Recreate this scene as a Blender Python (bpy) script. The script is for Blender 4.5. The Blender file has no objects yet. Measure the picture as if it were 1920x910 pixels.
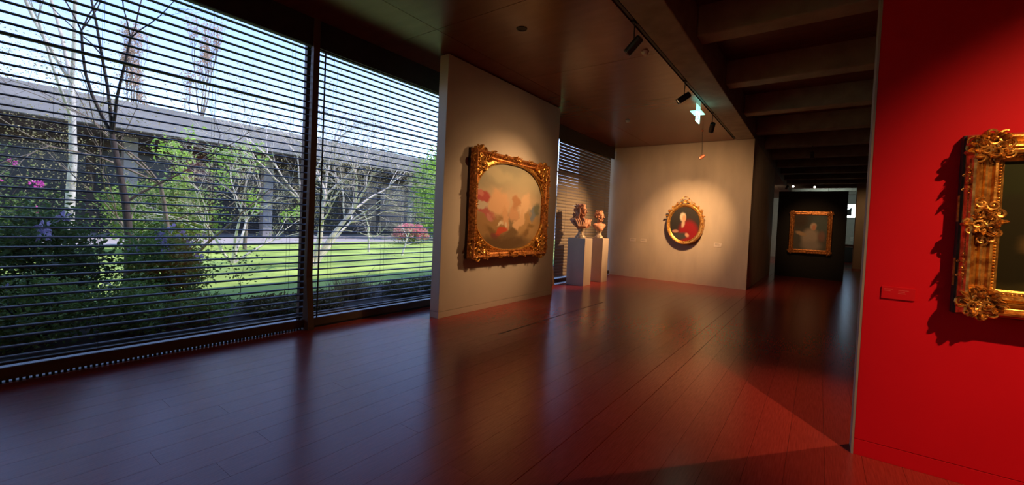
import bpy, math, random
from mathutils import Vector, Matrix, Euler
R = math.radians
PI = math.pi
sc = bpy.context.scene
col = sc.collection

# ------------------------------------------------------------------ camera
F_PX, YAW, PITCH, ROLL = 789.45, -0.6297, -0.0252, 0.0458
fw = Vector((math.sin(YAW)*math.cos(PITCH), math.cos(YAW)*math.cos(PITCH), math.sin(PITCH)))
rt0 = Vector((math.cos(YAW), -math.sin(YAW), 0))
up0 = rt0.cross(fw)
rt = rt0*math.cos(ROLL) + up0*math.sin(ROLL)
up = -rt0*math.sin(ROLL) + up0*math.cos(ROLL)
cam_d = bpy.data.cameras.new('camera')
cam_d.sensor_width = 36
cam_d.lens = F_PX/1920*36
cam_d.shift_y = -17.87/1920
cam_d.clip_start = 0.05
cam_d.clip_end = 500
cam = bpy.data.objects.new('camera', cam_d)
cam.matrix_world = Matrix(((rt.x, up.x, -fw.x, 0), (rt.y, up.y, -fw.y, 0), (rt.z, up.z, -fw.z, 1.6), (0, 0, 0, 1)))
col.objects.link(cam)
sc.camera = cam

# ------------------------------------------------------------------ world, sun, exposure
sc.view_settings.view_transform = 'Standard'
sc.view_settings.look = 'None'
sc.view_settings.gamma = 1.0
sc.view_settings.use_curve_mapping = False
sc.view_settings.exposure = 0.0
w = bpy.data.worlds.new('sky')
sc.world = w
w.use_nodes = True
nt = w.node_tree
nt.nodes.clear()
sky = nt.nodes.new('ShaderNodeTexSky')
sky.sky_type = 'NISHITA'
sky.sun_disc = False
sky.sun_elevation = R(48)
sky.sun_rotation = R(30)
sky.air_density = 1.0
sky.dust_density = 0.0
sky.ozone_density = 3.2
bg = nt.nodes.new('ShaderNodeBackground')
bg.inputs['Strength'].default_value = 0.56
ow = nt.nodes.new('ShaderNodeOutputWorld')
nt.links.new(sky.outputs[0], bg.inputs['Color'])
nt.links.new(bg.outputs[0], ow.inputs['Surface'])
sun_d = bpy.data.lights.new('sun', 'SUN')
sun_d.energy = 6.0
sun_d.color = (1.0, 0.94, 0.84)
sun_d.angle = R(0.6)
sun = bpy.data.objects.new('sun', sun_d)
sun.rotation_euler = Vector((-0.42, -0.55, -0.75)).to_track_quat('-Z', 'Y').to_euler()
col.objects.link(sun)
try:
    sc.cycles.use_denoising = True
    sc.cycles.max_bounces = 10
    sc.cycles.transparent_max_bounces = 24
    sc.cycles.sample_clamp_indirect = 4.0
    sc.cycles.caustics_reflective = False
    sc.cycles.caustics_refractive = False
except Exception:
    pass

WARM = (1.0, 0.55, 0.245)
LIGHT = dict(main=1.0)

# ------------------------------------------------------------------ helpers
class MB:
    """collects vertices and faces for one mesh"""
    def __init__(s):
        s.v = []; s.f = []
    def add(s, vs, fs, mat=None):
        o = len(s.v)
        s.v += [tuple(mat @ Vector(p)) for p in vs] if mat is not None else [tuple(p) for p in vs]
        s.f += [tuple(i+o for i in f) for f in fs]
        return s
    def box(s, x0, x1, y0, y1, z0, z1, mat=None):
        vs = [(x0,y0,z0),(x1,y0,z0),(x1,y1,z0),(x0,y1,z0),(x0,y0,z1),(x1,y0,z1),(x1,y1,z1),(x0,y1,z1)]
        fs = [(0,3,2,1),(4,5,6,7),(0,1,5,4),(1,2,6,5),(2,3,7,6),(3,0,4,7)]
        return s.add(vs, fs, mat)
    def tube(s, pts, rad, n=6, cap=True):
        pts = [Vector(p) for p in pts]
        if not isinstance(rad, (list, tuple)): rad = [rad]*len(pts)
        vs = []; ref = None
        for i, p in enumerate(pts):
            d = (pts[min(i+1, len(pts)-1)] - pts[max(i-1, 0)])
            d = d.normalized() if d.length > 1e-9 else Vector((0,0,1))
            if ref is None:
                ref = d.orthogonal().normalized()
            ref = (ref - d*ref.dot(d))
            ref = ref.normalized() if ref.length > 1e-6 else d.orthogonal().normalized()
            b = d.cross(ref)
            for k in range(n):
                a = 2*PI*k/n
                vs.append(p + (ref*math.cos(a) + b*math.sin(a))*rad[i])
        fs = [(i*n+k, i*n+(k+1) % n, (i+1)*n+(k+1) % n, (i+1)*n+k) for i in range(len(pts)-1) for k in range(n)]
        if cap:
            fs.append(tuple(range(n-1, -1, -1)))
            fs.append(tuple((len(pts)-1)*n+k for k in range(n)))
        return s.add(vs, fs)
    def lathe(s, prof, n=24, mat=None, cap=True):
        vs = [(r*math.cos(2*PI*k/n), r*math.sin(2*PI*k/n), z) for r, z in prof for k in range(n)]
        fs = [(i*n+k, i*n+(k+1) % n, (i+1)*n+(k+1) % n, (i+1)*n+k) for i in range(len(prof)-1) for k in range(n)]
        if cap:
            fs.append(tuple(range(n-1, -1, -1)))
            fs.append(tuple((len(prof)-1)*n+k for k in range(n)))
        return s.add(vs, fs, mat)
    def ball(s, c, r, nu=10, nv=7, mat=None):
        if not isinstance(r, (list, tuple)): r = (r, r, r)
        vs = [(c[0], c[1], c[2]-r[2])]
        for j in range(1, nv):
            t = -PI/2 + PI*j/nv
            for i in range(nu):
                a = 2*PI*i/nu
                vs.append((c[0]+r[0]*math.cos(t)*math.cos(a), c[1]+r[1]*math.cos(t)*math.sin(a), c[2]+r[2]*math.sin(t)))
        vs.append((c[0], c[1], c[2]+r[2]))
        fs = [(0, 1+(i+1) % nu, 1+i) for i in range(nu)]
        for j in range(nv-2):
            for i in range(nu):
                a = 1+j*nu
                fs.append((a+i, a+(i+1) % nu, a+nu+(i+1) % nu, a+nu+i))
        L = len(vs)-1; a = 1+(nv-2)*nu
        fs += [(a+i, a+(i+1) % nu, L) for i in range(nu)]
        return s.add(vs, fs, mat)
    def mesh(s, name, mat, smooth=False):
        m = bpy.data.meshes.new(name)
        m.from_pydata(s.v, [], s.f)
        m.materials.append(mat)
        if smooth:
            m.polygons.foreach_set('use_smooth', [True]*len(m.polygons))
        m.update()
        return m
    def build(s, name, mat, parent=None, smooth=False, bevel=0.0):
        o = bpy.data.objects.new(name, s.mesh(name, mat, smooth))
        col.objects.link(o)
        o.parent = parent
        if bevel:
            b = o.modifiers.new('bevel', 'BEVEL'); b.width = bevel; b.segments = 2; b.limit_method = 'ANGLE'
        return o

def inst(name, mesh, parent=None, loc=(0,0,0), rot=(0,0,0), scale=(1,1,1)):
    o = bpy.data.objects.new(name, mesh)
    col.objects.link(o)
    o.parent = parent
    o.location = loc; o.rotation_euler = rot; o.scale = scale
    return o
def empty(name, loc=(0,0,0), rz=0.0):
    o = bpy.data.objects.new(name, None)
    o.empty_display_size = 0.1
    o.location = loc; o.rotation_euler = (0, 0, rz)
    col.objects.link(o)
    return o
def tag(o, label, cat, group=None):
    o['label'] = label; o['category'] = cat
    if group: o['group'] = group
    return o
def struct(o, label=None, cat=None):
    o['kind'] = 'structure'
    if label: o['label'] = label
    if cat: o['category'] = cat
    return o

# ------------------------------------------------------------------ materials
def nodes(m):
    m.use_nodes = True
    t = m.node_tree
    return t, t.nodes['Principled BSDF'], t.nodes, t.links
def pm(name, c, rough=0.6, metal=0.0, var=0.0, scale=6.0, bump=0.0, bscale=40.0, stretch=(1,1,1), c2=None, coat=0.0, spec=None, rnd=0.0, detail=4.0):
    """principled material with position based colour noise and fine relief"""
    m = bpy.data.materials.new(name)
    t, b, N, L = nodes(m)
    b.inputs['Roughness'].default_value = rough
    b.inputs['Metallic'].default_value = metal
    b.inputs['Base Color'].default_value = (*c, 1)
    if coat: b.inputs['Coat Weight'].default_value = coat
    if spec is not None: b.inputs['Specular IOR Level'].default_value = spec
    geo = N.new('ShaderNodeNewGeometry')
    mp = N.new('ShaderNodeMapping'); mp.inputs['Scale'].default_value = stretch
    L.new(geo.outputs['Position'], mp.inputs['Vector'])
    if var or c2:
        nz = N.new('ShaderNodeTexNoise'); nz.inputs['Scale'].default_value = scale; nz.inputs['Detail'].default_value = detail
        L.new(mp.outputs[0], nz.inputs['Vector'])
        cr = N.new('ShaderNodeValToRGB')
        lo = [max(0, x*(1-var)) for x in c]; hi = [min(1, x*(1+var)) for x in (c2 or c)]
        cr.color_ramp.elements[0].position = 0.32; cr.color_ramp.elements[0].color = (*lo, 1)
        cr.color_ramp.elements[1].position = 0.68; cr.color_ramp.elements[1].color = (*hi, 1)
        L.new(nz.outputs['Fac'], cr.inputs[0])
        out = cr.outputs[0]
        if rnd:
            oi = N.new('ShaderNodeObjectInfo')
            mr = N.new('ShaderNodeMapRange'); mr.inputs['To Min'].default_value = 1-rnd; mr.inputs['To Max'].default_value = 1+rnd
            L.new(oi.outputs['Random'], mr.inputs['Value'])
            hs = N.new('ShaderNodeHueSaturation')
            L.new(mr.outputs[0], hs.inputs['Value']); L.new(out, hs.inputs['Color'])
            out = hs.outputs[0]
        L.new(out, b.inputs['Base Color'])
    if bump:
        n2 = N.new('ShaderNodeTexNoise'); n2.inputs['Scale'].default_value = bscale; n2.inputs['Detail'].default_value = 5
        L.new(mp.outputs[0], n2.inputs['Vector'])
        bp = N.new('ShaderNodeBump'); bp.inputs['Strength'].default_value = bump; bp.inputs['Distance'].default_value = 0.01
        L.new(n2.outputs['Fac'], bp.inputs['Height']); L.new(bp.outputs[0], b.inputs['Normal'])
    return m
def emit(name, c, s):
    m = bpy.data.materials.new(name)
    t, b, N, L = nodes(m)
    b.inputs['Base Color'].default_value = (*c, 1)
    b.inputs['Emission Color'].default_value = (*c, 1)
    b.inputs['Emission Strength'].default_value = s
    return m
def glass_mat(name, tint=(0.95, 0.91, 0.98)):
    m = bpy.data.materials.new(name)
    t, b, N, L = nodes(m)
    tr = N.new('ShaderNodeBsdfTransparent'); tr.inputs[0].default_value = (*tint, 1)
    gl = N.new('ShaderNodeBsdfGlossy'); gl.inputs['Roughness'].default_value = 0.02
    lw = N.new('ShaderNodeLayerWeight'); lw.inputs['Blend'].default_value = 0.5     # same from both faces of the pane
    pw = N.new('ShaderNodeMath'); pw.operation = 'POWER'; pw.inputs[1].default_value = 5.0
    L.new(lw.outputs['Facing'], pw.inputs[0])
    fr = N.new('ShaderNodeMath'); fr.operation = 'MULTIPLY_ADD'; fr.inputs[1].default_value = 0.96; fr.inputs[2].default_value = 0.04
    L.new(pw.outputs[0], fr.inputs[0])
    mx = N.new('ShaderNodeMixShader')
    L.new(fr.outputs[0], mx.inputs[0]); L.new(tr.outputs[0], mx.inputs[1]); L.new(gl.outputs[0], mx.inputs[2])
    L.new(mx.outputs[0], N['Material Output'].inputs['Surface'])
    return m
def leaf_mat(name, c, c2, rough=0.55, trans=0.35):
    m = pm(name, c, rough, var=0.25, scale=5.0, c2=c2)
    t, b, N, L = nodes(m)
    tl = N.new('ShaderNodeBsdfTranslucent')
    src = b.inputs['Base Color'].links[0].from_socket
    L.new(src, tl.inputs['Color'])
    mx = N.new('ShaderNodeMixShader'); mx.inputs[0].default_value = trans
    L.new(b.outputs[0], mx.inputs[1]); L.new(tl.outputs[0], mx.inputs[2])
    L.new(mx.outputs[0], N['Material Output'].inputs['Surface'])
    return m
def painting_mat(name, base_lo, base_hi, blobs, warp=0.35, nscale=3.0, rough=0.42):
    """soft colour masses in the canvas' own object space (x across, z up, -1..1)"""
    m = bpy.data.materials.new(name)
    t, b, N, L = nodes(m)
    b.inputs['Roughness'].default_value = rough
    b.inputs['Specular IOR Level'].default_value = 0.2
    tc = N.new('ShaderNodeTexCoord')
    nz = N.new('ShaderNodeTexNoise'); nz.inputs['Scale'].default_value = nscale; nz.inputs['Detail'].default_value = 5
    L.new(tc.outputs['UV'], nz.inputs['Vector'])
    sb = N.new('ShaderNodeVectorMath'); sb.operation = 'SUBTRACT'; sb.inputs[1].default_value = (.5,.5,.5)
    L.new(nz.outputs['Color'], sb.inputs[0])
    sl = N.new('ShaderNodeVectorMath'); sl.operation = 'SCALE'; sl.inputs['Scale'].default_value = warp
    L.new(sb.outputs[0], sl.inputs[0])
    ad = N.new('ShaderNodeVectorMath'); ad.operation = 'ADD'
    L.new(tc.outputs['UV'], ad.inputs[0]); L.new(sl.outputs[0], ad.inputs[1])
    sx = N.new('ShaderNodeSeparateXYZ'); L.new(ad.outputs[0], sx.inputs[0])
    cr = N.new('ShaderNodeValToRGB')
    cr.color_ramp.elements[0].color = (*base_lo, 1); cr.color_ramp.elements[1].color = (*base_hi, 1)
    L.new(sx.outputs['Y'], cr.inputs[0])
    cur = cr.outputs[0]
    for (cx, cy, rx, ry, rot, c, soft) in blobs:
        mp = N.new('ShaderNodeMapping'); mp.vector_type = 'TEXTURE'
        mp.inputs['Location'].default_value = (cx, cy, 0); mp.inputs['Rotation'].default_value = (0, 0, R(rot))
        mp.inputs['Scale'].default_value = (rx, ry, 1)
        L.new(ad.outputs[0], mp.inputs['Vector'])
        s2 = N.new('ShaderNodeVectorMath'); s2.operation = 'MULTIPLY'; s2.inputs[1].default_value = (1,1,0)
        L.new(mp.outputs[0], s2.inputs[0])
        ln = N.new('ShaderNodeVectorMath'); ln.operation = 'LENGTH'; L.new(s2.outputs[0], ln.inputs[0])
        mr = N.new('ShaderNodeMapRange'); mr.interpolation_type = 'SMOOTHSTEP'
        mr.inputs['From Min'].default_value = 1+soft; mr.inputs['From Max'].default_value = max(0.0, 1-soft)
        L.new(ln.outputs['Value'], mr.inputs['Value'])
        mx = N.new('ShaderNodeMixRGB'); mx.inputs['Color2'].default_value = (*c, 1)
        L.new(mr.outputs[0], mx.inputs['Fac']); L.new(cur, mx.inputs['Color1'])
        cur = mx.outputs[0]
    L.new(cur, b.inputs['Base Color'])
    return m

M = dict(
    floor=pm('floor_wood', (0.34, 0.034, 0.027), 0.24, var=0.12, scale=9, bump=0.010, bscale=30, stretch=(14, 0.7, 1), c2=(0.36, 0.042, 0.031), rnd=0.08, spec=0.7),
    floor_base=pm('floor_gap_dark', (0.05, 0.012, 0.008), 0.6),
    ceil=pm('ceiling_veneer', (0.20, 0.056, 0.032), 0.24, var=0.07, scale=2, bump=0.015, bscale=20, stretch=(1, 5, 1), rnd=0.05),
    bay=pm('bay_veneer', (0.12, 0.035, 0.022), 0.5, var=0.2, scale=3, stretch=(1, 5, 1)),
    concrete=pm('board_concrete', (0.44, 0.37, 0.29), 0.75, var=0.05, scale=3, bump=0.10, bscale=9, stretch=(1, 1, 0.3), c2=(0.47, 0.40, 0.31)),
    beam=pm('beam_concrete', (0.30, 0.28, 0.24), 0.7, var=0.15, scale=4, bump=0.2, bscale=12),
    plaster=pm('panel_paint', (0.60, 0.545, 0.47), 0.7, var=0.03, scale=2, bump=0.05, bscale=120),
    plinth=pm('plinth_paint', (0.58, 0.50, 0.42), 0.6, var=0.04, scale=4, bump=0.04, bscale=90),
    red=pm('red_paint', (0.62, 0.004, 0.015), 0.62, var=0.03, scale=2, bump=0.05, bscale=160, spec=0.15),
    reveal=pm('wall_end_grey', (0.30, 0.26, 0.22), 0.7, var=0.08),
    black=pm('black_fabric', (0.006, 0.005, 0.005), 0.85, var=0.3, scale=30),
    dark=pm('dark_wall', (0.10, 0.08, 0.07), 0.8, var=0.1),
    grey=pm('grey_paint', (0.45, 0.45, 0.42), 0.7, var=0.05),
    bronze=pm('bronze_anodised', (0.12, 0.068, 0.042), 0.5, metal=0.0, var=0.08, scale=4),
    pelmet=pm('pelmet_dark', (0.035, 0.03, 0.026), 0.6, var=0.15),
    apron=pm('apron_brown', (0.085, 0.055, 0.04), 0.5, var=0.12, scale=5),
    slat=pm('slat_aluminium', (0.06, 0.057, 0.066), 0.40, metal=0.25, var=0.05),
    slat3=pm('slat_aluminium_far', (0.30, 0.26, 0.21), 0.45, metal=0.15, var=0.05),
    cord=pm('blind_cord', (0.05, 0.05, 0.055), 0.8),
    glass=glass_mat('window_glass'),
    track=pm('track_black', (0.006, 0.005, 0.005), 0.55),
    lamp=pm('lamp_black', (0.02, 0.017, 0.016), 0.42, var=0.1),
    lamp_rim=pm('lamp_rim', (0.25, 0.23, 0.22), 0.3, metal=0.6),
    lamp_warm=pm('lamp_copper', (0.42, 0.12, 0.06), 0.4, metal=0.3),
    lens=emit('lamp_lens', (1.0, 0.66, 0.36), 0.5),
    lens_far=emit('lamp_lens_far', (1.0, 0.9, 0.75), 9.0),
    gold=pm('gilding', (0.60, 0.22, 0.045), 0.34, metal=0.80, var=0.35, scale=26, bump=0.25, bscale=90, c2=(0.92, 0.44, 0.11)),
    gold_d=pm('gilding_worn', (0.40, 0.13, 0.035), 0.42, metal=0.7, var=0.4, scale=22, bump=0.3, bscale=80, c2=(0.62, 0.26, 0.075)),
    frame_side=pm('frame_side_wood', (0.035, 0.018, 0.011), 0.6, var=0.3, scale=14),
    terracotta=pm('terracotta', (0.62, 0.30, 0.18), 0.6, var=0.12, scale=14, bump=0.15, bscale=60),
    marble=pm('veined_marble', (0.34, 0.25, 0.17), 0.3, var=0.4, scale=18, c2=(0.55, 0.44, 0.32)),
    label=pm('label_card', (0.62, 0.54, 0.45), 0.6),
    label_red=pm('label_red', (0.60, 0.006, 0.016), 0.6, spec=0.15),
    label_ink=pm('label_ink', (0.66, 0.05, 0.055), 0.6),
    label_ink_d=pm('label_ink_dark', (0.12, 0.09, 0.07), 0.6),
    white=pm('detector_white', (0.7, 0.66, 0.6), 0.5),
    exit=emit('exit_glow', (0.50, 1.0, 0.82), 4.5),
    exit_g=emit('exit_green', (0.0, 0.22, 0.12), 0.6),
    acrylic=emit('exit_plate', (0.35, 0.80, 0.62), 1.5),
    # garden
    grass=pm('lawn', (0.24, 0.37, 0.05), 0.9, var=0.2, scale=0.7, bump=0.6, bscale=25, c2=(0.38, 0.51, 0.10)),
    gravel=pm('gravel', (0.62, 0.60, 0.56), 0.9, var=0.2, scale=60, bump=0.5, bscale=90),
    paving=pm('paving', (0.42, 0.40, 0.37), 0.85, var=0.15, scale=1.5),
    fascia=pm('fascia_concrete', (0.24, 0.235, 0.235), 0.85, var=0.2, scale=1.2, bump=0.2, bscale=6, stretch=(1, 0.4, 1)),
    recess=pm('recess_brown', (0.055, 0.042, 0.034), 0.7, var=0.2, scale=1),
    recess_glass=pm('recess_glazing', (0.03, 0.032, 0.035), 0.25, var=0.1),
    soil=pm('soil', (0.06, 0.045, 0.03), 0.95, var=0.3, scale=8),
    bark_d=pm('bark_dark', (0.055, 0.045, 0.038), 0.9, var=0.3, scale=12, bump=0.5, bscale=30),
    bark_w=pm('bark_pale', (0.74, 0.68, 0.58), 0.85, var=0.2, scale=10, bump=0.4, bscale=30),
    bark_b=pm('bark_birch', (0.48, 0.45, 0.40), 0.8, var=0.35, scale=7, stretch=(1, 1, 0.5)),
    bark_m=pm('bark_mid', (0.20, 0.165, 0.13), 0.9, var=0.25, scale=10),
    leaf_d=leaf_mat('leaf_dark', (0.075, 0.125, 0.035), (0.14, 0.22, 0.06)),
    leaf_m=leaf_mat('leaf_mid', (0.15, 0.24, 0.05), (0.27, 0.40, 0.09)),
    leaf_o=leaf_mat('leaf_olive', (0.13, 0.12, 0.035), (0.22, 0.20, 0.06)),
    leaf_l=leaf_mat('leaf_lime', (0.25, 0.45, 0.05), (0.42, 0.62, 0.10)),
    leaf_y=leaf_mat('leaf_pale', (0.34, 0.31, 0.14), (0.52, 0.46, 0.22)),
    leaf_r=leaf_mat('leaf_bud', (0.50, 0.36, 0.26), (0.62, 0.46, 0.34)),
    straw=leaf_mat('grass_straw', (0.30, 0.24, 0.10), (0.42, 0.34, 0.16)),
    petal_p=leaf_mat('petal_pink', (0.85, 0.24, 0.27), (0.95, 0.40, 0.42)),
    petal_m=leaf_mat('petal_magenta', (0.60, 0.05, 0.35), (0.75, 0.12, 0.50)),
    petal_l=leaf_mat('petal_lilac', (0.52, 0.42, 0.72), (0.70, 0.60, 0.85)),
)

# ================================================================== SETTING
CEIL = 4.24
XW = -5.65
# ---- floor of planks
floor = struct(MB().box(-5.9, 6.2, -8, 41, -0.16, -0.012).build('floor', M['floor_base']))
rng = random.Random(5)
PW = 0.222
seam_rows = {}
unit = MB().box(-0.5, 0.5, -0.5, 0.5, -0.012, 0.0).mesh('plank', M['floor'])
rows = []
x = -5.66
while x < 1.75:
    rows.append(x); x += PW
for i, x0 in enumerate(rows):
    gap = 0.0018
    if abs(x0+1.49) < PW/2 or abs(x0+1.30) < PW/2: gap = 0.006
    y = -3.5
    first = True
    while y < 25.19:
        ln = 3.0 + rng.random()*1.0
        if first: ln = 0.8 + rng.random()*3.0; first = False
        if 25.2-(y+ln) < 0.6: ln = 25.2-y
        inst('plank', unit, floor, (x0+PW/2+gap/2, y+ln/2, 0), (0,0,0), (PW-gap, ln-0.0014, 1))
        y += ln
rest = MB()
for i in range(16):                                  # boards right of the walls, behind the red wall
    rest.box(1.77+i*0.277, 1.77+i*0.277+0.273, -8, 41, -0.012, 0)
for x0 in rows:
    rest.box(x0+0.005, x0+PW, -8, -3.5, -0.012, 0)
    rest.box(x0+0.005, x0+PW, 25.2, 41, -0.012, 0)
rest = rest.build('plank', M['floor'], floor); rest['kind'] = 'stuff'
MB().box(-3.622, -3.597, 4.74, 8.34, -0.004, 0.0012).build('air_slot', M['floor_base'], floor)

# ---- ceiling: roof slab, veneer panels, concrete beams, bay panels
ceiling = struct(MB().box(-7.2, 6.4, -8.3, 41.3, 5.3, 5.75).build('ceiling', M['beam']))
for k in range(-6, 4):
    y0, y1 = 6.38+2.27*k, 6.38+2.27*(k+1)
    y0 = max(y0, -7.99); y1 = min(y1, 13.44)
    if y1-y0 < 0.05: continue
    for xa, xb in ((-5.9, -4.45), (-4.45, -2.09)):
        MB().box(xa+0.004, xb-0.004, y0+0.004, y1-0.004, CEIL, CEIL+0.03).build('veneer_panel', M['ceil'], ceiling)
MB().box(-5.9, -2.09, -8, 13.44, CEIL+0.05, CEIL+0.09).build('backing_board', M['pelmet'], ceiling)
MB().box(-2.03, -1.58, -8, 40.9, CEIL, 5.3).build('main_beam', M['beam'], ceiling, bevel=0.015)
MB().box(-2.09, -2.03, -8, 13.44, CEIL+0.07, 5.3).build('channel_back', M['track'], ceiling)
for k in range(-6, 15):
    ye = 6.80+2.36*k
    MB().box(-1.58, 6.2, ye-0.34, ye, 4.4, 5.3).build('cross_beam', M['beam'], ceiling, bevel=0.02)
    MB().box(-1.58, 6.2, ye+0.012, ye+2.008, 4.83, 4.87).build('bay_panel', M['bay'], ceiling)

# ---- walls
struct(MB().box(-7.0, -1.58, 13.45, 20.3, -0.01, CEIL).build('wall_far', M['concrete'], bevel=0.01))
struct(MB().box(-7.0, -2.03, 13.45, 41, CEIL, 5.3).build('wall_far_upper', M['concrete']))
struct(MB().box(-7.0, -6.7, 20.3, 41, -0.01, 5.3).build('wall_left', M['plaster']))
struct(MB().box(-7.0, 6.3, -8.3, -8.0, -0.16, 5.3).build('wall_back', M['plaster']))
struct(MB().box(6.2, 6.5, -8.3, 41.3, -0.16, 5.3).build('wall_right', M['concrete']))
struct(MB().box(-6.1, -5.6, -8.0, -3.55, -0.16, 5.3).build('wall_window_side', M['dark']))
struct(MB().box(-6.1, -5.9, -3.55, 13.45, CEIL-0.05, 5.3).build('wall_window_head', M['fascia']))
# end wall with a clerestory opening on the right
we = MB()
we.box(-7.0, 1.05, 36.0, 36.3, -0.01, 5.3).box(1.95, 6.2, 36.0, 36.3, -0.01, 5.3)
we.box(1.05, 1.95, 36.0, 36.3, -0.01, 2.95).box(1.05, 1.95, 36.0, 36.3, 3.85, 5.3)
struct(we.build('wall_end', M['grey']))
struct(MB().box(1.47, 3.4, 28.0, 28.5, 0.0, 4.39).build('wall_pillar', M['concrete'], bevel=0.01))
# display partition that carries the large painting
wd = struct(MB().box(-5.06, -4.866, 4.77, 8.32, 0.105, CEIL-0.02).build('wall_display', M['plaster'], bevel=0.004))
bd = struct(MB().box(-5.06, -4.866, 4.77, 8.32, 0.0, 0.1015).build('baseboard_display', M['plaster'], bevel=0.002))
# red wall
wr = struct(MB().box(0.287, 4.2, 4.03, 4.20, 0.118, 4.39).build('wall_red', M['red'], bevel=0.003))
struct(MB().box(0.287, 4.2, 4.03, 4.20, 0.0, 0.115).build('baseboard_red', M['red'], bevel=0.002))
struct(MB().box(0.273, 0.2865, 4.028, 4.202, 0.0, 4.39).build('trim_1', M['reveal']))
# black partition at the end of the corridor
struct(MB().box(-1.345, 0.78, 19.4, 19.75, 0.0, 3.28).build('wall_black', M['black'], bevel=0.004))

# ---- windows: panes, transom, pelmet, apron, vent strip
def window(n, y0, y1):
    wn = struct(empty('window_%d' % n, (XW, (y0+y1)/2, 0)))
    def part(name, mat, *b, **k):
        mb = MB(); mb.box(b[0]-XW, b[1]-XW, b[2]-(y0+y1)/2, b[3]-(y0+y1)/2, b[4], b[5])
        return mb.build(name, mat, wn, **k)
    part('pane', M['glass'], -5.872, -5.86, y0+0.03, y1-0.03, 0.06, 3.043)
    part('pane', M['glass'], -5.872, -5.86, y0+0.03, y1-0.03, 3.063, 4.18)
    part('transom', M['bronze'], -5.885, -5.845, y0+0.03, y1-0.03, 3.043, 3.063)
    part('sill_rail', M['bronze'], -5.9, -5.83, y0+0.03, y1-0.03, 0.0, 0.06)
    part('pelmet_board', M['pelmet'], -5.69, -5.66, y0+0.03, y1-0.03, 3.87, CEIL-0.005)
    part('pelmet_soffit', M['pelmet'], -5.84, -5.69, y0+0.03, y1-0.03, 3.975, 4.0)
    part('apron_board', M['apron'], -5.675, -5.65, y0+0.03, y1-0.03, 0.026, 0.132)
    return wn
w1 = window(1, -3.5, 3.045)
w2 = window(2, 3.045, 9.55)
w3 = window(3, 9.55, 13.44)
# perforated strip under the apron of the first window: small square openings
teeth = MB()
y = -3.45
while y < 2.95:
    teeth.box(-0.024, 0.004, y-(-3.5+3.045)/2, y+0.019-(-3.5+3.045)/2, 0.0, 0.026)
    y += 0.039
tg = teeth.build('vent_strip', M['track'], w1); tg['kind'] = 'stuff'
teeth = MB()
y = 3.1
while y < 9.45:
    teeth.box(-0.024, 0.004, y-(9.55+3.045)/2, y+0.034-(9.55+3.045)/2, 0.0, 0.026)
    y += 0.039
tg = teeth.build('vent_strip', M['track'], w2); tg['kind'] = 'stuff'
struct(MB().box(-5.83, -5.675, -3.5, 13.44, -0.012, 0.001).build('trim_2', M['gravel']))
# mullion fins with splayed foot
def mullion(n, yc):
    mb = MB()
    mb.box(-5.70, -5.63, yc-0.043, yc+0.043, 0.0, CEIL-0.002)
    mb.box(-5.9, -5.83, yc-0.028, yc+0.028, 0.0, CEIL-0.002)
    mb.box(-5.83, -5.70, yc-0.012, yc+0.012, 0.0, 0.12)
    mb.box(-5.83, -5.70, yc-0.012, yc+0.012, 3.95, CEIL-0.002)
    # splayed gusset foot towards the room
    vs = [(-5.635, yc-0.043, 0), (-5.54, yc-0.043, 0), (-5.54, yc-0.043, 0.03), (-5.635, yc-0.043, 0.75),
          (-5.635, yc+0.043, 0), (-5.54, yc+0.043, 0), (-5.54, yc+0.043, 0.03), (-5.635, yc+0.043, 0.75)]
    mb.add(vs, [(0,1,2,3), (4,7,6,5), (0,4,5,1), (1,5,6,2), (2,6,7,3), (3,7,4,0)])
    return struct(mb.build('trim_%d' % n, M['bronze'], bevel=0.003))
mullion(3, 3.045)
mullion(4, 9.55)
mullion(5, -3.5)

# ================================================================== BLINDS
def slat_mesh(L, wdt=0.078, sag=0.013, th=0.0018, mat=None, tilt=0.0):
    n = 6; top = []; bot = []
    for i in range(n+1):
        s = -1+2*i/n
        x = s*wdt/2; z = sag*(1-s*s)-sag/2
        top.append((x, z+th/2)); bot.append((x, z-th/2))
    ring = top+bot[::-1]
    c, s_ = math.cos(tilt), math.sin(tilt)
    ring = [(x*c-z*s_, x*s_+z*c) for x, z in ring]
    m = MB(); k = len(ring)
    vs = [(x, -L/2, z) for x, z in ring]+[(x, L/2, z) for x, z in ring]
    fs = [(i, (i+1) % k, k+(i+1) % k, k+i) for i in range(k)]+[tuple(range(k-1, -1, -1)), tuple(range(k, 2*k))]
    return m.add(vs, fs).mesh('slat', mat)
def blind(y0, y1, z_top, z_bot, pitch, tilt, label, cords, mat, xc=-5.755, wdt=0.075):
    b = empty('venetian_blind', (xc, (y0+y1)/2, 0))
    tag(b, label, 'blind', 'venetian blinds along the window wall')
    L = y1-y0
    sm = slat_mesh(L, wdt=wdt, mat=mat, tilt=tilt)
    z = z_top; rr = random.Random(int(y0*10))
    while z > z_bot+0.03:
        inst('slat', sm, b, (0, 0, z), (rr.uniform(-1, 1)*0.0006, rr.uniform(-.02, .02), 0))
        z -= pitch
    MB().box(-0.03, 0.03, -L/2, L/2, z_bot-0.012, z_bot+0.012).build('bottom_rail', mat, b, bevel=0.004)
    MB().box(-0.035, 0.035, -L/2, L/2, z_top+0.045, z_top+0.10).build('head_rail', M['pelmet'], b, bevel=0.004)
    for yc in cords:
        for dx in (-0.043, 0.043):
            m = MB(); m.tube([(dx, yc-(y0+y1)/2, z_bot), (dx, yc-(y0+y1)/2, z_top+0.05)], 0.0016, 4)
            m.build('ladder_cord', M['cord'], b)
    return b
blind(-3.42, 3.028, 3.835, 0.15, 0.0885, R(-4), 'dark slatted blind in the big left window, open to the garden', (-2.6, -1.0, 0.0, 0.96, 1.90, 2.80), M['slat'])
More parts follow.
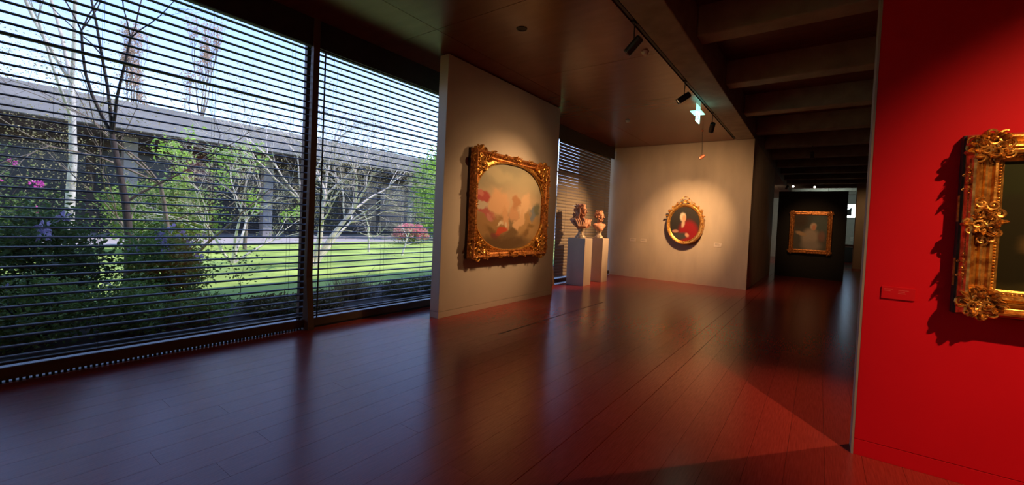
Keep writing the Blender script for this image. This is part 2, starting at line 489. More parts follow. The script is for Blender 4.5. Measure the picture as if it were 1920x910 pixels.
b2 = blind(3.062, 9.47, 3.82, 0.15, 0.0885, R(-3), 'open slatted blind in the window just left of the painting partition', (3.40, 4.32, 5.17, 6.3, 7.6, 8.9), M['slat'])
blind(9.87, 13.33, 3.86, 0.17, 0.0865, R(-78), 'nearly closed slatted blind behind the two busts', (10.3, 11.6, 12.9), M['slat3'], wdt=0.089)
# side guide rod of the second blind
gm = MB(); gm.tube([(0.05, 3.21-(3.062+9.47)/2, 0.02), (0.05, 3.21-(3.062+9.47)/2, 3.86)], 0.011, 6)
gm.build('guide_rod', M['pelmet'], b2)

# ================================================================== GILDED FRAMES
def P(u, v, w_):
    """frame space (u across, v up, w out of the wall) -> object space facing -Y"""
    return (u, -w_, v)
def rail_meshes(a, b, prof):
    """four mitred rails of a rectangular frame, profile = (distance inward, height)"""
    out = []
    cs = [(-a, -b), (a, -b), (a, b), (-a, b)]
    sg = [(1, 1), (-1, 1), (-1, -1), (1, -1)]
    for k in range(4):
        m = MB(); vs = []
        for j in (k, (k+1) % 4):
            for d, h in prof:
                vs.append(P(cs[j][0]+sg[j][0]*d, cs[j][1]+sg[j][1]*d, h))
        n = len(prof)
        fs = [(i, i+1, n+i+1, n+i) for i in range(n-1)]+[(n-1, 0, n, 2*n-1)]
        fs += [tuple(range(n)), tuple(range(2*n-1, n-1, -1))]
        m.add(vs, fs); out.append(m)
    return out
def scroll(mb, cu, cv, rad, th0, turns, hand, w0, r0, n=22):
    pts = []; rr = []
    for i in range(n+1):
        t = i/n
        rho = rad*(1-0.80*t)
        a = th0+hand*turns*2*PI*t
        pts.append(P(cu+rho*math.cos(a), cv+rho*math.sin(a), w0+r0*0.6*math.sin(PI*t)+r0*0.7*t))
        rr.append(r0*(0.35+0.9*math.sin(PI*min(1, t*0.9+0.1))**0.6*(1-0.35*t)))
    mb.tube(pts, rr, 6)
    mb.ball(P(cu, cv, w0+r0*0.5), rad*0.22, 7, 5)
def leaf(mb, u, v, ang, ln, wd, bend, w0, h, lobes=4):
    nl, nw = 10, 5
    ctr = []; a = ang; pu, pv = u, v
    for i in range(nl+1):
        ctr.append((pu, pv, a)); a += bend/nl
        pu += math.cos(a)*ln/nl; pv += math.sin(a)*ln/nl
    vs = []
    for i, (cu, cv, ca) in enumerate(ctr):
        t = i/nl
        ww = wd*(0.22+0.88*math.sin(PI*(0.06+0.86*t**0.8)))*(1-0.26*(0.5+0.5*math.cos(2*PI*lobes*t)))*(1 if t < 0.98 else 0.45)
        hh = h*(0.35+0.75*math.sin(PI*t*0.85)+0.55*t*t)
        for j in range(nw):
            s = -1+2*j/(nw-1)
            q = hh-h*0.55*s*s+(h*0.20 if abs(s) == 0.5 else 0)-(h*0.16 if s == 0 else 0)
            vs.append(P(cu-math.sin(ca)*s*ww/2, cv+math.cos(ca)*s*ww/2, w0+max(0.1*h, q)))
    nv = len(vs)
    fs = [(i*nw+j, (i+1)*nw+j, (i+1)*nw+j+1, i*nw+j+1) for i in range(nl) for j in range(nw-1)]
    rim = [i*nw for i in range(nl+1)]+[nl*nw+j for j in range(1, nw)]+[i*nw+nw-1 for i in range(nl-1, -1, -1)]+[j for j in range(nw-2, 0, -1)]
    for r_ in rim:
        p = vs[r_]; vs.append((p[0], -(w0-h*0.6), p[2]))
    k = len(rim)
    fs += [(rim[i], nv+i, nv+(i+1) % k, rim[(i+1) % k]) for i in range(k)]
    mb.add(vs, fs)
def rosette(mb, u, v, r, w0, n=6):
    for i in range(n):
        leaf(mb, u, v, 2*PI*i/n, r, r*0.75, 0.3, w0, r*0.22, 1)
    mb.ball(P(u, v, w0+r*0.2), r*0.26, 7, 5)
def ornament(seed, A, B, w0, h, nscroll=4, nleaf=8, out=None):
    """rocaille cluster of scrolls, acanthus leaves and pearls within half extents A x B"""
    g = random.Random(seed); mb = MB(); s = min(A, B)
    ph = g.random()*6
    for ring, cnt, k0, k1 in ((0.66, nscroll+2, .24, .34), (0.30, max(2, nscroll-1), .22, .30)):
        for i in range(cnt):
            a = ph+2*PI*i/cnt+g.uniform(-.25, .25)+ring
            scroll(mb, math.cos(a)*A*ring, math.sin(a)*B*ring, s*g.uniform(k0, k1), g.random()*6, g.uniform(1.0, 1.6), g.choice((-1, 1)), w0+h*(0.55-0.5*ring)+h*g.uniform(0, .2), s*g.uniform(.055, .08), 18)
    for i in range(nleaf):
        a = ph+0.5+2*PI*i/nleaf+g.uniform(-.25, .25)
        r0 = g.uniform(.15, .55)
        leaf(mb, math.cos(a)*A*r0, math.sin(a)*B*r0, a+g.uniform(-1.1, 1.1), s*g.uniform(.32, .55), s*g.uniform(.24, .36), g.uniform(-2.0, 2.0), w0+h*g.uniform(0, .35), h*g.uniform(.4, .75))
    rosette(mb, 0, 0, s*0.24, w0+h*0.45, 5)
    for i in range(8):
        a = g.random()*6.3; q = g.uniform(.3, .9)
        mb.ball(P(math.cos(a)*A*q, math.sin(a)*B*q, w0+h*0.5), s*g.uniform(.04, .065), 6, 5)
    return mb
def place(o, u, v, rot=0.0):
    o.location = (u, 0, v); o.rotation_euler = (0, -rot, 0)
    return o
def bead_line(mb, p0, p1, r, step, w0):
    d = math.hypot(p1[0]-p0[0], p1[1]-p0[1]); n = max(1, int(d/step))
    for i in range(n+1):
        t = i/n
        mb.ball(P(p0[0]+(p1[0]-p0[0])*t, p0[1]+(p1[1]-p0[1])*t, w0), r, 6, 4)
def canvas(outline, w_, mat, parent, a, b):
    """flat painted panel with UVs over -1..1 -> 0..1"""
    m = MB(); n = len(outline)
    vs = [P(u, v, w_) for u, v in outline]+[P(u, v, w_-0.012) for u, v in outline]
    m.add(vs, [tuple(range(n)), tuple(range(2*n-1, n-1, -1))]+[(i, n+i, n+(i+1) % n, (i+1) % n) for i in range(n)])
    o = m.build('canvas', mat, parent)
    uv = o.data.uv_layers.new(name='UVMap')
    for lp in o.data.loops:
        c = o.data.vertices[lp.vertex_index].co
        uv.data[lp.index].uv = (c.x/(2*a)+0.5, c.z/(2*b)+0.5)
    return o
def super_pt(a, b, th, e):
    c, s = math.cos(th), math.sin(th)
    return (a*math.copysign(abs(c)**(2/e), c), b*math.copysign(abs(s)**(2/e), s))

# ---- large rectangular frame with rounded opening on the display partition
fp = empty('framed_painting', (-4.866, 6.525, 1.89), R(90))
tag(fp, 'large ornate gilt frame with rounded opening on the pale partition, clouds and pink drapery', 'painting')
a, b = 1.20, 0.945
for m in rail_meshes(a, b, [(0, 0.004), (0, 0.06)]+[(0.012, 0.075), (0.012, 0.15), (0.03, 0.185), (0.055, 0.178), (0.075, 0.15), (0.10, 0.135), (0.12, 0.14), (0.135, 0.11), (0.135, 0.004)]):
    m.build('rail', M['gold_d'], fp)
bx = MB()
for m in rail_meshes(a+0.004, b+0.004, [(0, 0.003), (0, 0.055), (0.02, 0.06), (0.02, 0.003)]):
    bx.add(m.v, m.f)
bx.build('back_box', M['frame_side'], fp)
oa, ob, oe = 1.095, 0.80, 2.45
sp = MB(); n = 96; prof = [(1.0, 0.05), (1.0, 0.098), (1.012, 0.118), (1.03, 0.122), (1.045, 0.108)]
vs = []
for i in range(n):
    th = 2*PI*i/n; q = super_pt(oa, ob, th, oe)
    for s_, h in prof: vs.append(P(q[0]*s_, q[1]*s_, h))
    # outer point on the rectangle inside the rails
    ra, rb = a-0.06, b-0.06
    k = min(ra/max(1e-6, abs(q[0])), rb/max(1e-6, abs(q[1])))
    k = max(k, 1.05)
    vs.append(P(max(-ra, min(ra, q[0]*(1+(k-1)*0.5))), max(-rb, min(rb, q[1]*(1+(k-1)*0.5))), 0.092))
    vs.append(P(max(-ra, min(ra, q[0]*k)), max(-rb, min(rb, q[1]*k)), 0.104))
L = len(prof)+2
sp.add(vs, [(i*L+j, i*L+j+1, ((i+1) % n)*L+j+1, ((i+1) % n)*L+j) for i in range(n) for j in range(L-1)])
# fill the four corners of the spandrel
sp.box(-a+0.1, -a+0.5, -0.092, -0.05, -b+0.1, -b+0.35)
sp.v = sp.v[:-8]; sp.f = sp.f[:-6]
sp.build('spandrel', M['gold'], fp, smooth=False)
bl = MB()
for i in range(150):
    q = super_pt(oa*1.058, ob*1.062, 2*PI*i/150, oe)
    bl.ball(P(q[0], q[1], 0.105), 0.011, 6, 4)
bl.build('beading', M['gold'], fp, smooth=True)['kind'] = 'stuff'
corner_big = ornament(11, 0.27, 0.25, 0.10, 0.075, 5, 11).mesh('corner_ornament', M['gold'])
corner_big2 = ornament(12, 0.25, 0.25, 0.10, 0.075, 5, 11).mesh('corner_ornament', M['gold'])
for k, (su, sv) in enumerate(((-1, -1), (1, -1), (1, 1), (-1, 1))):
    o = inst('corner_ornament', corner_big if k % 2 else corner_big2, fp)
    place(o, su*(a-0.175), sv*(b-0.175), k*PI/2+0.3)
for k, (su, sv) in enumerate(((-1, -1), (1, -1), (1, 1), (-1, 1))):
    for j, (du, dv, r_) in enumerate(((0.40, 0.085, 0.0), (0.085, 0.38, PI/2), (0.33, 0.30, PI/4))):
        if j == 2: continue
        place(inst('spandrel_leaf', corner_big if j else corner_big2, fp, scale=(0.5, 0.9, 0.34)), su*(a-du-0.02), sv*(b-dv-0.02), r_+(PI if su < 0 else 0))
ct = ornament(21, 0.24, 0.085, 0.15, 0.06, 4, 9).mesh('cartouche', M['gold'])
place(inst('cartouche', ct, fp), 0.02, b-0.045)
place(inst('cartouche', ct, fp), -0.03, -b+0.055, PI)
ct2 = ornament(22, 0.22, 0.06, 0.15, 0.05, 3, 8).mesh('cartouche', M['gold'])
place(inst('cartouche', ct2, fp), -a+0.06, 0.0, PI/2)
place(inst('cartouche', ct2, fp), a-0.06, 0.05, -PI/2)
g = random.Random(8)
sprigs = [ornament(30+i, 0.13, 0.06, 0.15, 0.05, 2, 7).mesh('leaf_sprig', M['gold']) for i in range(3)]
for i in range(5):
    for sv in (-1, 1):
        u = (-0.78+0.39*i)+(0.05 if sv > 0 else -0.03)
        if i == 2: continue
        place(inst('leaf_sprig', sprigs[i % 3], fp), u, sv*(b-0.03-0.012*(i % 2)), g.uniform(-.2, .2)+(PI if sv < 0 else 0))
for i in range(5):
    for su in (-1, 1):
        v = -0.58+0.29*i
        if i == 2: continue
        place(inst('leaf_sprig', sprigs[(i+1) % 3], fp), su*(a-0.035), v, PI/2+g.uniform(-.2, .2))
out = [super_pt(oa*1.01, ob*1.01, 2*PI*i/96, oe) for i in range(96)]
canvas(out, 0.062, painting_mat('painting_clouds', (0.16, 0.105, 0.055), (0.40, 0.36, 0.24), [
    (0.5, 0.95, 0.75, 0.3, 0, (0.33, 0.32, 0.23), 0.8),
    (0.75, 0.8, 0.28, 0.12, 10, (0.44, 0.4, 0.27), 0.6),
    (0.3, 0.86, 0.22, 0.08, -8, (0.46, 0.42, 0.28), 0.6),
    (0.45, 0.56, 0.55, 0.15, 0, (0.56, 0.43, 0.28), 0.7),
    (0.2, 0.27, 0.26, 0.17, -18, (0.33, 0.2, 0.09), 0.35),
    (0.8, 0.24, 0.24, 0.2, 20, (0.4, 0.26, 0.12), 0.35),
    (0.74, 0.2, 0.08, 0.05, 40, (0.22, 0.13, 0.055), 0.5),
    (0.83, 0.3, 0.06, 0.035, 0, (0.24, 0.15, 0.06), 0.5),
    (0.25, 0.2, 0.12, 0.05, -30, (0.2, 0.12, 0.05), 0.5),
    (0.1, 0.58, 0.12, 0.08, 20, (0.42, 0.09, 0.085), 0.22),
    (0.07, 0.62, 0.05, 0.04, 60, (0.55, 0.2, 0.17), 0.3),
    (0.16, 0.45, 0.13, 0.055, -35, (0.42, 0.13, 0.12), 0.22),
    (0.22, 0.38, 0.06, 0.03, -60, (0.5, 0.22, 0.2), 0.3),
    (0.1, 0.5, 0.11, 0.025, 8, (0.52, 0.46, 0.36), 0.3),
    (0.34, 0.54, 0.13, 0.15, 12, (0.66, 0.42, 0.25), 0.28),
    (0.42, 0.36, 0.05, 0.16, 14, (0.6, 0.36, 0.2), 0.3),
    (0.54, 0.42, 0.07, 0.1, -10, (0.56, 0.33, 0.19), 0.3),
    (0.7, 0.52, 0.075, 0.17, -12, (0.68, 0.48, 0.3), 0.28),
    (0.62, 0.32, 0.05, 0.17, -28, (0.64, 0.42, 0.24), 0.28),
    (0.58, 0.56, 0.05, 0.08, 0, (0.46, 0.25, 0.13), 0.35),
    (0.85, 0.45, 0.05, 0.09, 10, (0.19, 0.22, 0.25), 0.3),
    (0.9, 0.5, 0.06, 0.07, 0, (0.16, 0.17, 0.12), 0.4),
    (0.36, 0.2, 0.1, 0.035, 25, (0.5, 0.09, 0.045), 0.3),
    (0.28, 0.15, 0.06, 0.04, 0, (0.2, 0.06, 0.06), 0.4),
    (0.45, 0.07, 0.4, 0.08, 0, (0.13, 0.08, 0.04), 0.6),
    (0.52, 0.18, 0.08, 0.06, 10, (0.17, 0.11, 0.055), 0.4),
    (0.36, 0.3, 0.03, 0.03, 0, (0.68, 0.58, 0.42), 0.4),
    (0.42, 0.27, 0.02, 0.025, 0, (0.64, 0.52, 0.38), 0.4)], warp=0.20, nscale=6.5), fp, oa, ob)

# ---- gilt frame on the red wall (only its left part is in view)
fr = empty('framed_painting', (1.545, 4.03, 1.72))
tag(fr, 'carved gilt frame with a dark green landscape hanging on the red wall', 'painting')
a, b = 0.80, 0.575
rp = [(0.0, 0.004), (0.0, 0.095), (0.01, 0.13), (0.022, 0.165), (0.034, 0.17), (0.044, 0.155), (0.058, 0.135), (0.070, 0.128),
      (0.078, 0.145), (0.088, 0.148), (0.096, 0.128), (0.108, 0.132), (0.118, 0.152), (0.130, 0.150), (0.138, 0.125), (0.160, 0.085), (0.172, 0.078), (0.172, 0.004)]
for m in rail_meshes(a, b, rp):
    m.build('rail', M['gold'], fr)
bx = MB()
for m in rail_meshes(a+0.012, b+0.006, [(0, 0.003), (0, 0.07), (0.03, 0.075), (0.03, 0.003)]):
    bx.add(m.v, m.f)
bx.build('back_box', M['frame_side'], fr)
for v0, v1 in ((0.02, 0.19), (-0.40, -0.22)):
    MB().box(-a-0.020, -a-0.0125, -0.072, -0.045, v0, v1).build('side_patch', M['gold_d'], fr)
bl = MB()
for s_ in (-1, 1):
    bead_line(bl, (s_*(a-0.149), -b+0.16), (s_*(a-0.149), b-0.16), 0.0085, 0.0185, 0.112)
    bead_line(bl, (s_*(a-0.012), -b+0.16), (s_*(a-0.012), b-0.16), 0.0060, 0.0125, 0.136)
    bead_line(bl, (-a+0.16, s_*(b-0.149)), (a-0.16, s_*(b-0.149)), 0.0085, 0.0185, 0.112)
bl.build('beading', M['gold'], fr, smooth=True)['kind'] = 'stuff'
cmesh = [ornament(40+i, 0.125, 0.12, 0.13, 0.06, 6, 14).mesh('corner_ornament', M['gold']) for i in range(2)]
for k, (su, sv) in enumerate(((-1, -1), (1, -1), (1, 1), (-1, 1))):
    o = inst('corner_ornament', cmesh[k % 2], fr)
    place(o, su*(a-0.095), sv*(b-0.085), k*PI/2+0.4)
    # leaves that spill over the outer edge of each corner
    mb = MB(); gg = random.Random(70+k)
    for i in range(9):
        an = gg.uniform(0, 2*PI)
        leaf(mb, math.cos(an)*0.055, math.sin(an)*0.055, an+gg.uniform(-.6, .6), gg.uniform(.04, .06), gg.uniform(.028, .042), gg.uniform(-1.6, 1.6), 0.135, gg.uniform(.03, .045), 3)
    mb.ball((0, -0.132, 0), (0.085, 0.012, 0.085), 14, 7)
    place(mb.build('corner_leaf', M['gold'], fr), su*(a-0.09), sv*(b-0.09))
cart = ornament(51, 0.18, 0.105, 0.13, 0.06, 7, 16)
leaf(cart, 0.0, -0.045, -PI/2, 0.06, 0.032, 0.1, 0.135, 0.03, 3)
cm = cart.mesh('cartouche', M['gold'])
for u, v, r_ in ((-a+0.085, 0.02, PI/2), (a-0.085, 0.02, -PI/2), (0, b-0.085, PI), (0, -b+0.085, 0)):
    place(inst('cartouche', cm, fr), u, v, r_)
tips = ornament(52, 0.07, 0.035, 0.13, 0.04, 2, 6).mesh('leaf_sprig', M['gold'])
for sv in (-1, 1):
    for u in (-0.42, -0.22, 0.22, 0.42):
        place(inst('leaf_sprig', tips, fr), u, sv*(b-0.05), 0.2*u)
for v in (0.24, -0.22, 0.33, -0.31):
    place(inst('leaf_sprig', tips, fr, scale=(0.8, 1, 1.1)), -a+0.01, v, PI/2)
canvas([(-a+0.16, -b+0.16), (a-0.16, -b+0.16), (a-0.16, b-0.16), (-a+0.16, b-0.16)], 0.075,
       painting_mat('painting_landscape', (0.014, 0.012, 0.005), (0.022, 0.024, 0.008), [
           (0.5, 1.02, 0.75, 0.17, 0, (0.20, 0.15, 0.06), 0.45),
           (0.12, 0.80, 0.22, 0.14, 0, (0.020, 0.028, 0.007), 0.4),
           (0.55, 0.72, 0.25, 0.20, 0, (0.028, 0.032, 0.009), 0.4),
           (0.22, 0.42, 0.06, 0.05, 0, (0.09, 0.06, 0.02), 0.6),
           (0.30, 0.12, 0.30, 0.06, 5, (0.045, 0.04, 0.012), 0.7)], warp=0.25, nscale=6), fr, a, b)

# ---- oval frame with ribbon crest on the concrete wall
fo = empty('oval_portrait', (-3.275, 13.45, 1.79))
tag(fo, 'oval gilt frame with ribbon crest and red coated sitter on the concrete wall', 'painting')
a, b = 0.525, 0.615
prof = [(1.0, 0.02), (1.0, 0.20), (0.985, 0.235), (0.965, 0.245), (0.94, 0.235), (0.91, 0.238), (0.87, 0.225), (0.845, 0.205), (0.825, 0.205), (0.815, 0.185), (0.815, 0.02)]
mb = MB(); n = 72; L = len(prof)
vs = [P(math.cos(2*PI*i/n)*(a-(1-s_)*0.56), math.sin(2*PI*i/n)*(b-(1-s_)*0.56), h) for i in range(n) for s_, h in prof]
mb.add(vs, [(i*L+j, i*L+(j+1) % L, ((i+1) % n)*L+(j+1) % L, ((i+1) % n)*L+j) for i in range(n) for j in range(L)])
mb.build('ring', M['gold'], fo, smooth=True)
bl = MB()
for i in range(110):
    th = 2*PI*i/110
    bl.ball(P(math.cos(th)*(a-0.075), math.sin(th)*(b-0.075), 0.228), 0.010, 6, 4)
bl.build('beading', M['gold'], fo, smooth=True)['kind'] = 'stuff'
cr = MB()
# knot loops of the ribbon
def ribbon(pts, wd, th=0.010):
    m = MB(); vs = []
    n_ = len(pts)
    for i, (u, v, w_) in enumerate(pts):
        for dv, dw in ((-1, -1), (1, -1), (1, 1), (-1, 1)):
            u2, v2, _ = pts[min(i+1, n_-1)]; u1, v1, _ = pts[max(i-1, 0)]
            d = math.hypot(u2-u1, v2-v1) or 1
            vs.append(P(u-(v2-v1)/d*wd/2*dv*0.35, v+(u2-u1)/d*wd/2*dv*0.35, w_+dw*wd*0.45))
    fs = [(i*4+k, i*4+(k+1) % 4, i*4+4+(k+1) % 4, i*4+4+k) for i in range(n_-1) for k in range(4)]+[(3,2,1,0), tuple((n_-1)*4+k for k in range(4))]
    cr.add(vs, fs)
cv = b+0.075
ribbon([(0.085*math.cos(t)*1.15, cv+0.065+0.055*math.sin(t), 0.20+0.02*math.sin(2*t)) for t in [PI*i/12 for i in range(-2, 15)]], 0.05)
for s_ in (-1, 1):
    ribbon([(s_*(0.10+0.075*math.cos(t)), cv-0.005+0.045*math.sin(t), 0.20) for t in [PI*2*i/14+0.4 for i in range(14)]], 0.045)
    ribbon([(s_*(0.02+0.05*i), cv-0.03-0.0045*i*i+0.018*math.sin(i*1.7), 0.20) for i in range(9)], 0.045)
    ribbon([(s_*(0.19+0.028*i), cv-0.06-0.006*i*i*0.9+0.028*math.sin(i*1.5), 0.215) for i in range(8)], 0.05)
    for i in range(8):
        th = PI/2-s_*(0.25+0.13*i)
        leaf(cr, math.cos(th)*(a+0.008), math.sin(th)*(b+0.008), th+s_*(-1.1 if i % 2 else 0.4), 0.085, 0.045, s_*1.2, 0.19, 0.03, 2)
        cr.ball(P(math.cos(th)*(a+0.018), math.sin(th)*(b+0.018), 0.215), 0.020, 7, 5)
    scroll(cr, s_*0.46, 0.40, 0.045, 0.5, 1.2, s_, 0.20, 0.011)
rosette(cr, 0, cv-0.025, 0.05, 0.20)
cr.build('ribbon_crest', M['gold'], fo)
out = [(math.cos(2*PI*i/72)*(a-0.095), math.sin(2*PI*i/72)*(b-0.095)) for i in range(72)]
canvas(out, 0.192, painting_mat('painting_sitter', (0.022, 0.018, 0.014), (0.040, 0.036, 0.028), [
    (0.64, 0.24, 0.32, 0.36, 15, (0.24, 0.012, 0.014), 0.3),
    (0.36, 0.14, 0.26, 0.10, 8, (0.05, 0.05, 0.045), 0.4),
    (0.435, 0.70, 0.095, 0.125, 0, (0.58, 0.50, 0.36), 0.3),
    (0.47, 0.67, 0.065, 0.10, 0, (0.60, 0.30, 0.17), 0.4),
    (0.45, 0.50, 0.05, 0.10, -10, (0.50, 0.36, 0.24), 0.5),
    (0.20, 0.28, 0.10, 0.05, 0, (0.40, 0.20, 0.13), 0.4),
    (0.60, 0.18, 0.07, 0.05, -30, (0.55, 0.28, 0.17), 0.4)], warp=0.05, nscale=5), fo, a-0.095, b-0.095)

# ---- portrait on the black partition
fb = empty('framed_painting', (-0.278, 19.4, 1.73))
tag(fb, 'gilt framed portrait in pale grey-blue on the black partition down the corridor', 'painting')
a, b = 0.66, 0.80
for m in rail_meshes(a, b, [(0, 0.004), (0, 0.05), (0.02, 0.11), (0.05, 0.115), (0.08, 0.085), (0.115, 0.09), (0.13, 0.07), (0.155, 0.055), (0.155, 0.004)]):
    m.build('rail', M['gold_d'], fb)
cm = ornament(61, 0.12, 0.12, 0.085, 0.04, 4, 8).mesh('corner_ornament', M['gold_d'])
for k, (su, sv) in enumerate(((-1, -1), (1, -1), (1, 1), (-1, 1))):
    place(inst('corner_ornament', cm, fb), su*(a-0.085), sv*(b-0.085), k*PI/2)
cm = ornament(62, 0.22, 0.07, 0.085, 0.04, 3, 8).mesh('cartouche', M['gold_d'])
for sv in (-1, 1): place(inst('cartouche', cm, fb), 0, sv*(b-0.06), 0 if sv > 0 else PI)
canvas([(-a+0.145, -b+0.145), (a-0.145, -b+0.145), (a-0.145, b-0.145), (-a+0.145, b-0.145)], 0.05,
       painting_mat('painting_pastel', (0.10, 0.09, 0.075), (0.055, 0.065, 0.062), [
           (0.15, 0.90, 0.28, 0.30, 0, (0.055, 0.038, 0.028), 0.5),
           (0.80, 0.72, 0.28, 0.30, 0, (0.085, 0.11, 0.105), 0.6),
           (0.50, 0.36, 0.26, 0.24, 35, (0.34, 0.28, 0.23), 0.35),
           (0.55, 0.12, 0.28, 0.14, 0, (0.28, 0.24, 0.21), 0.5),
           (0.22, 0.47, 0.16, 0.055, -15, (0.40, 0.27, 0.16), 0.4),
           (0.58, 0.68, 0.10, 0.105, 0, (0.50, 0.38, 0.28), 0.3),
           (0.60, 0.65, 0.06, 0.075, 0, (0.52, 0.24, 0.15), 0.4),
           (0.84, 0.40, 0.10, 0.15, 0, (0.20, 0.11, 0.09), 0.5)], warp=0.06, nscale=5), fb, a-0.145, b-0.145)

# ---- wall labels
def wlabel(x, y, z, wd, ht, mat, ink, label, rows_, group=None):
    o = empty('wall_label', (x, y, z))
    tag(o, label, 'label', group)
    MB().box(-wd/2, wd/2, -0.012, -0.0005, -ht/2, ht/2).build('card', mat, o, bevel=0.0015)
    for (u0, u1, v) in rows_:
        MB().box(u0, u1, -0.0128, -0.0119, v-0.0025, v+0.0025).build('text_line', ink, o)
    return o
rr_ = [(-0.075, -0.03, 0.026), (-0.075, -0.04, 0.014), (0.0, 0.055, 0.022), (0.0, 0.035, 0.010), (0.0, 0.04, 0.0)]
wlabel(0.472, 4.03, 1.222, 0.178, 0.086, M['label_red'], M['label_ink'], 'small red caption plate on the red wall', rr_)
rr2 = [(-0.07, 0.03, 0.03), (-0.07, 0.06, 0.012), (-0.07, 0.05, -0.006)]
wlabel(-4.90, 13.45, 1.21, 0.19, 0.11, M['label'], M['label_ink_d'], 'left one of two pale caption cards left of the oval portrait', rr2, 'caption cards on the concrete wall')
wlabel(-4.55, 13.45, 1.21, 0.19, 0.11, M['label'], M['label_ink_d'], 'right one of two pale caption cards left of the oval portrait', rr2, 'caption cards on the concrete wall')
wlabel(-2.37, 13.45, 1.215, 0.20, 0.12, M['label'], M['label_ink_d'], 'pale caption card to the right of the oval portrait', rr2, 'caption cards on the concrete wall')

# ================================================================== PLINTHS AND BUSTS
def plinth(x0, x1, y0, y1, z, label):
    o = tag(MB().box(x0, x1, y0, y1, 0.0, z).build('plinth', M['plinth'], bevel=0.004), label, 'plinth', 'plinths in front of the far blind')
    return o
plinth(-5.47, -4.96, 10.09, 10.53, 1.26, 'pale square plinth under the larger bust with long curls')
plinth(-5.47, -4.96, 11.22, 11.63, 1.26, 'pale square plinth under the smaller bust beside the concrete wall')

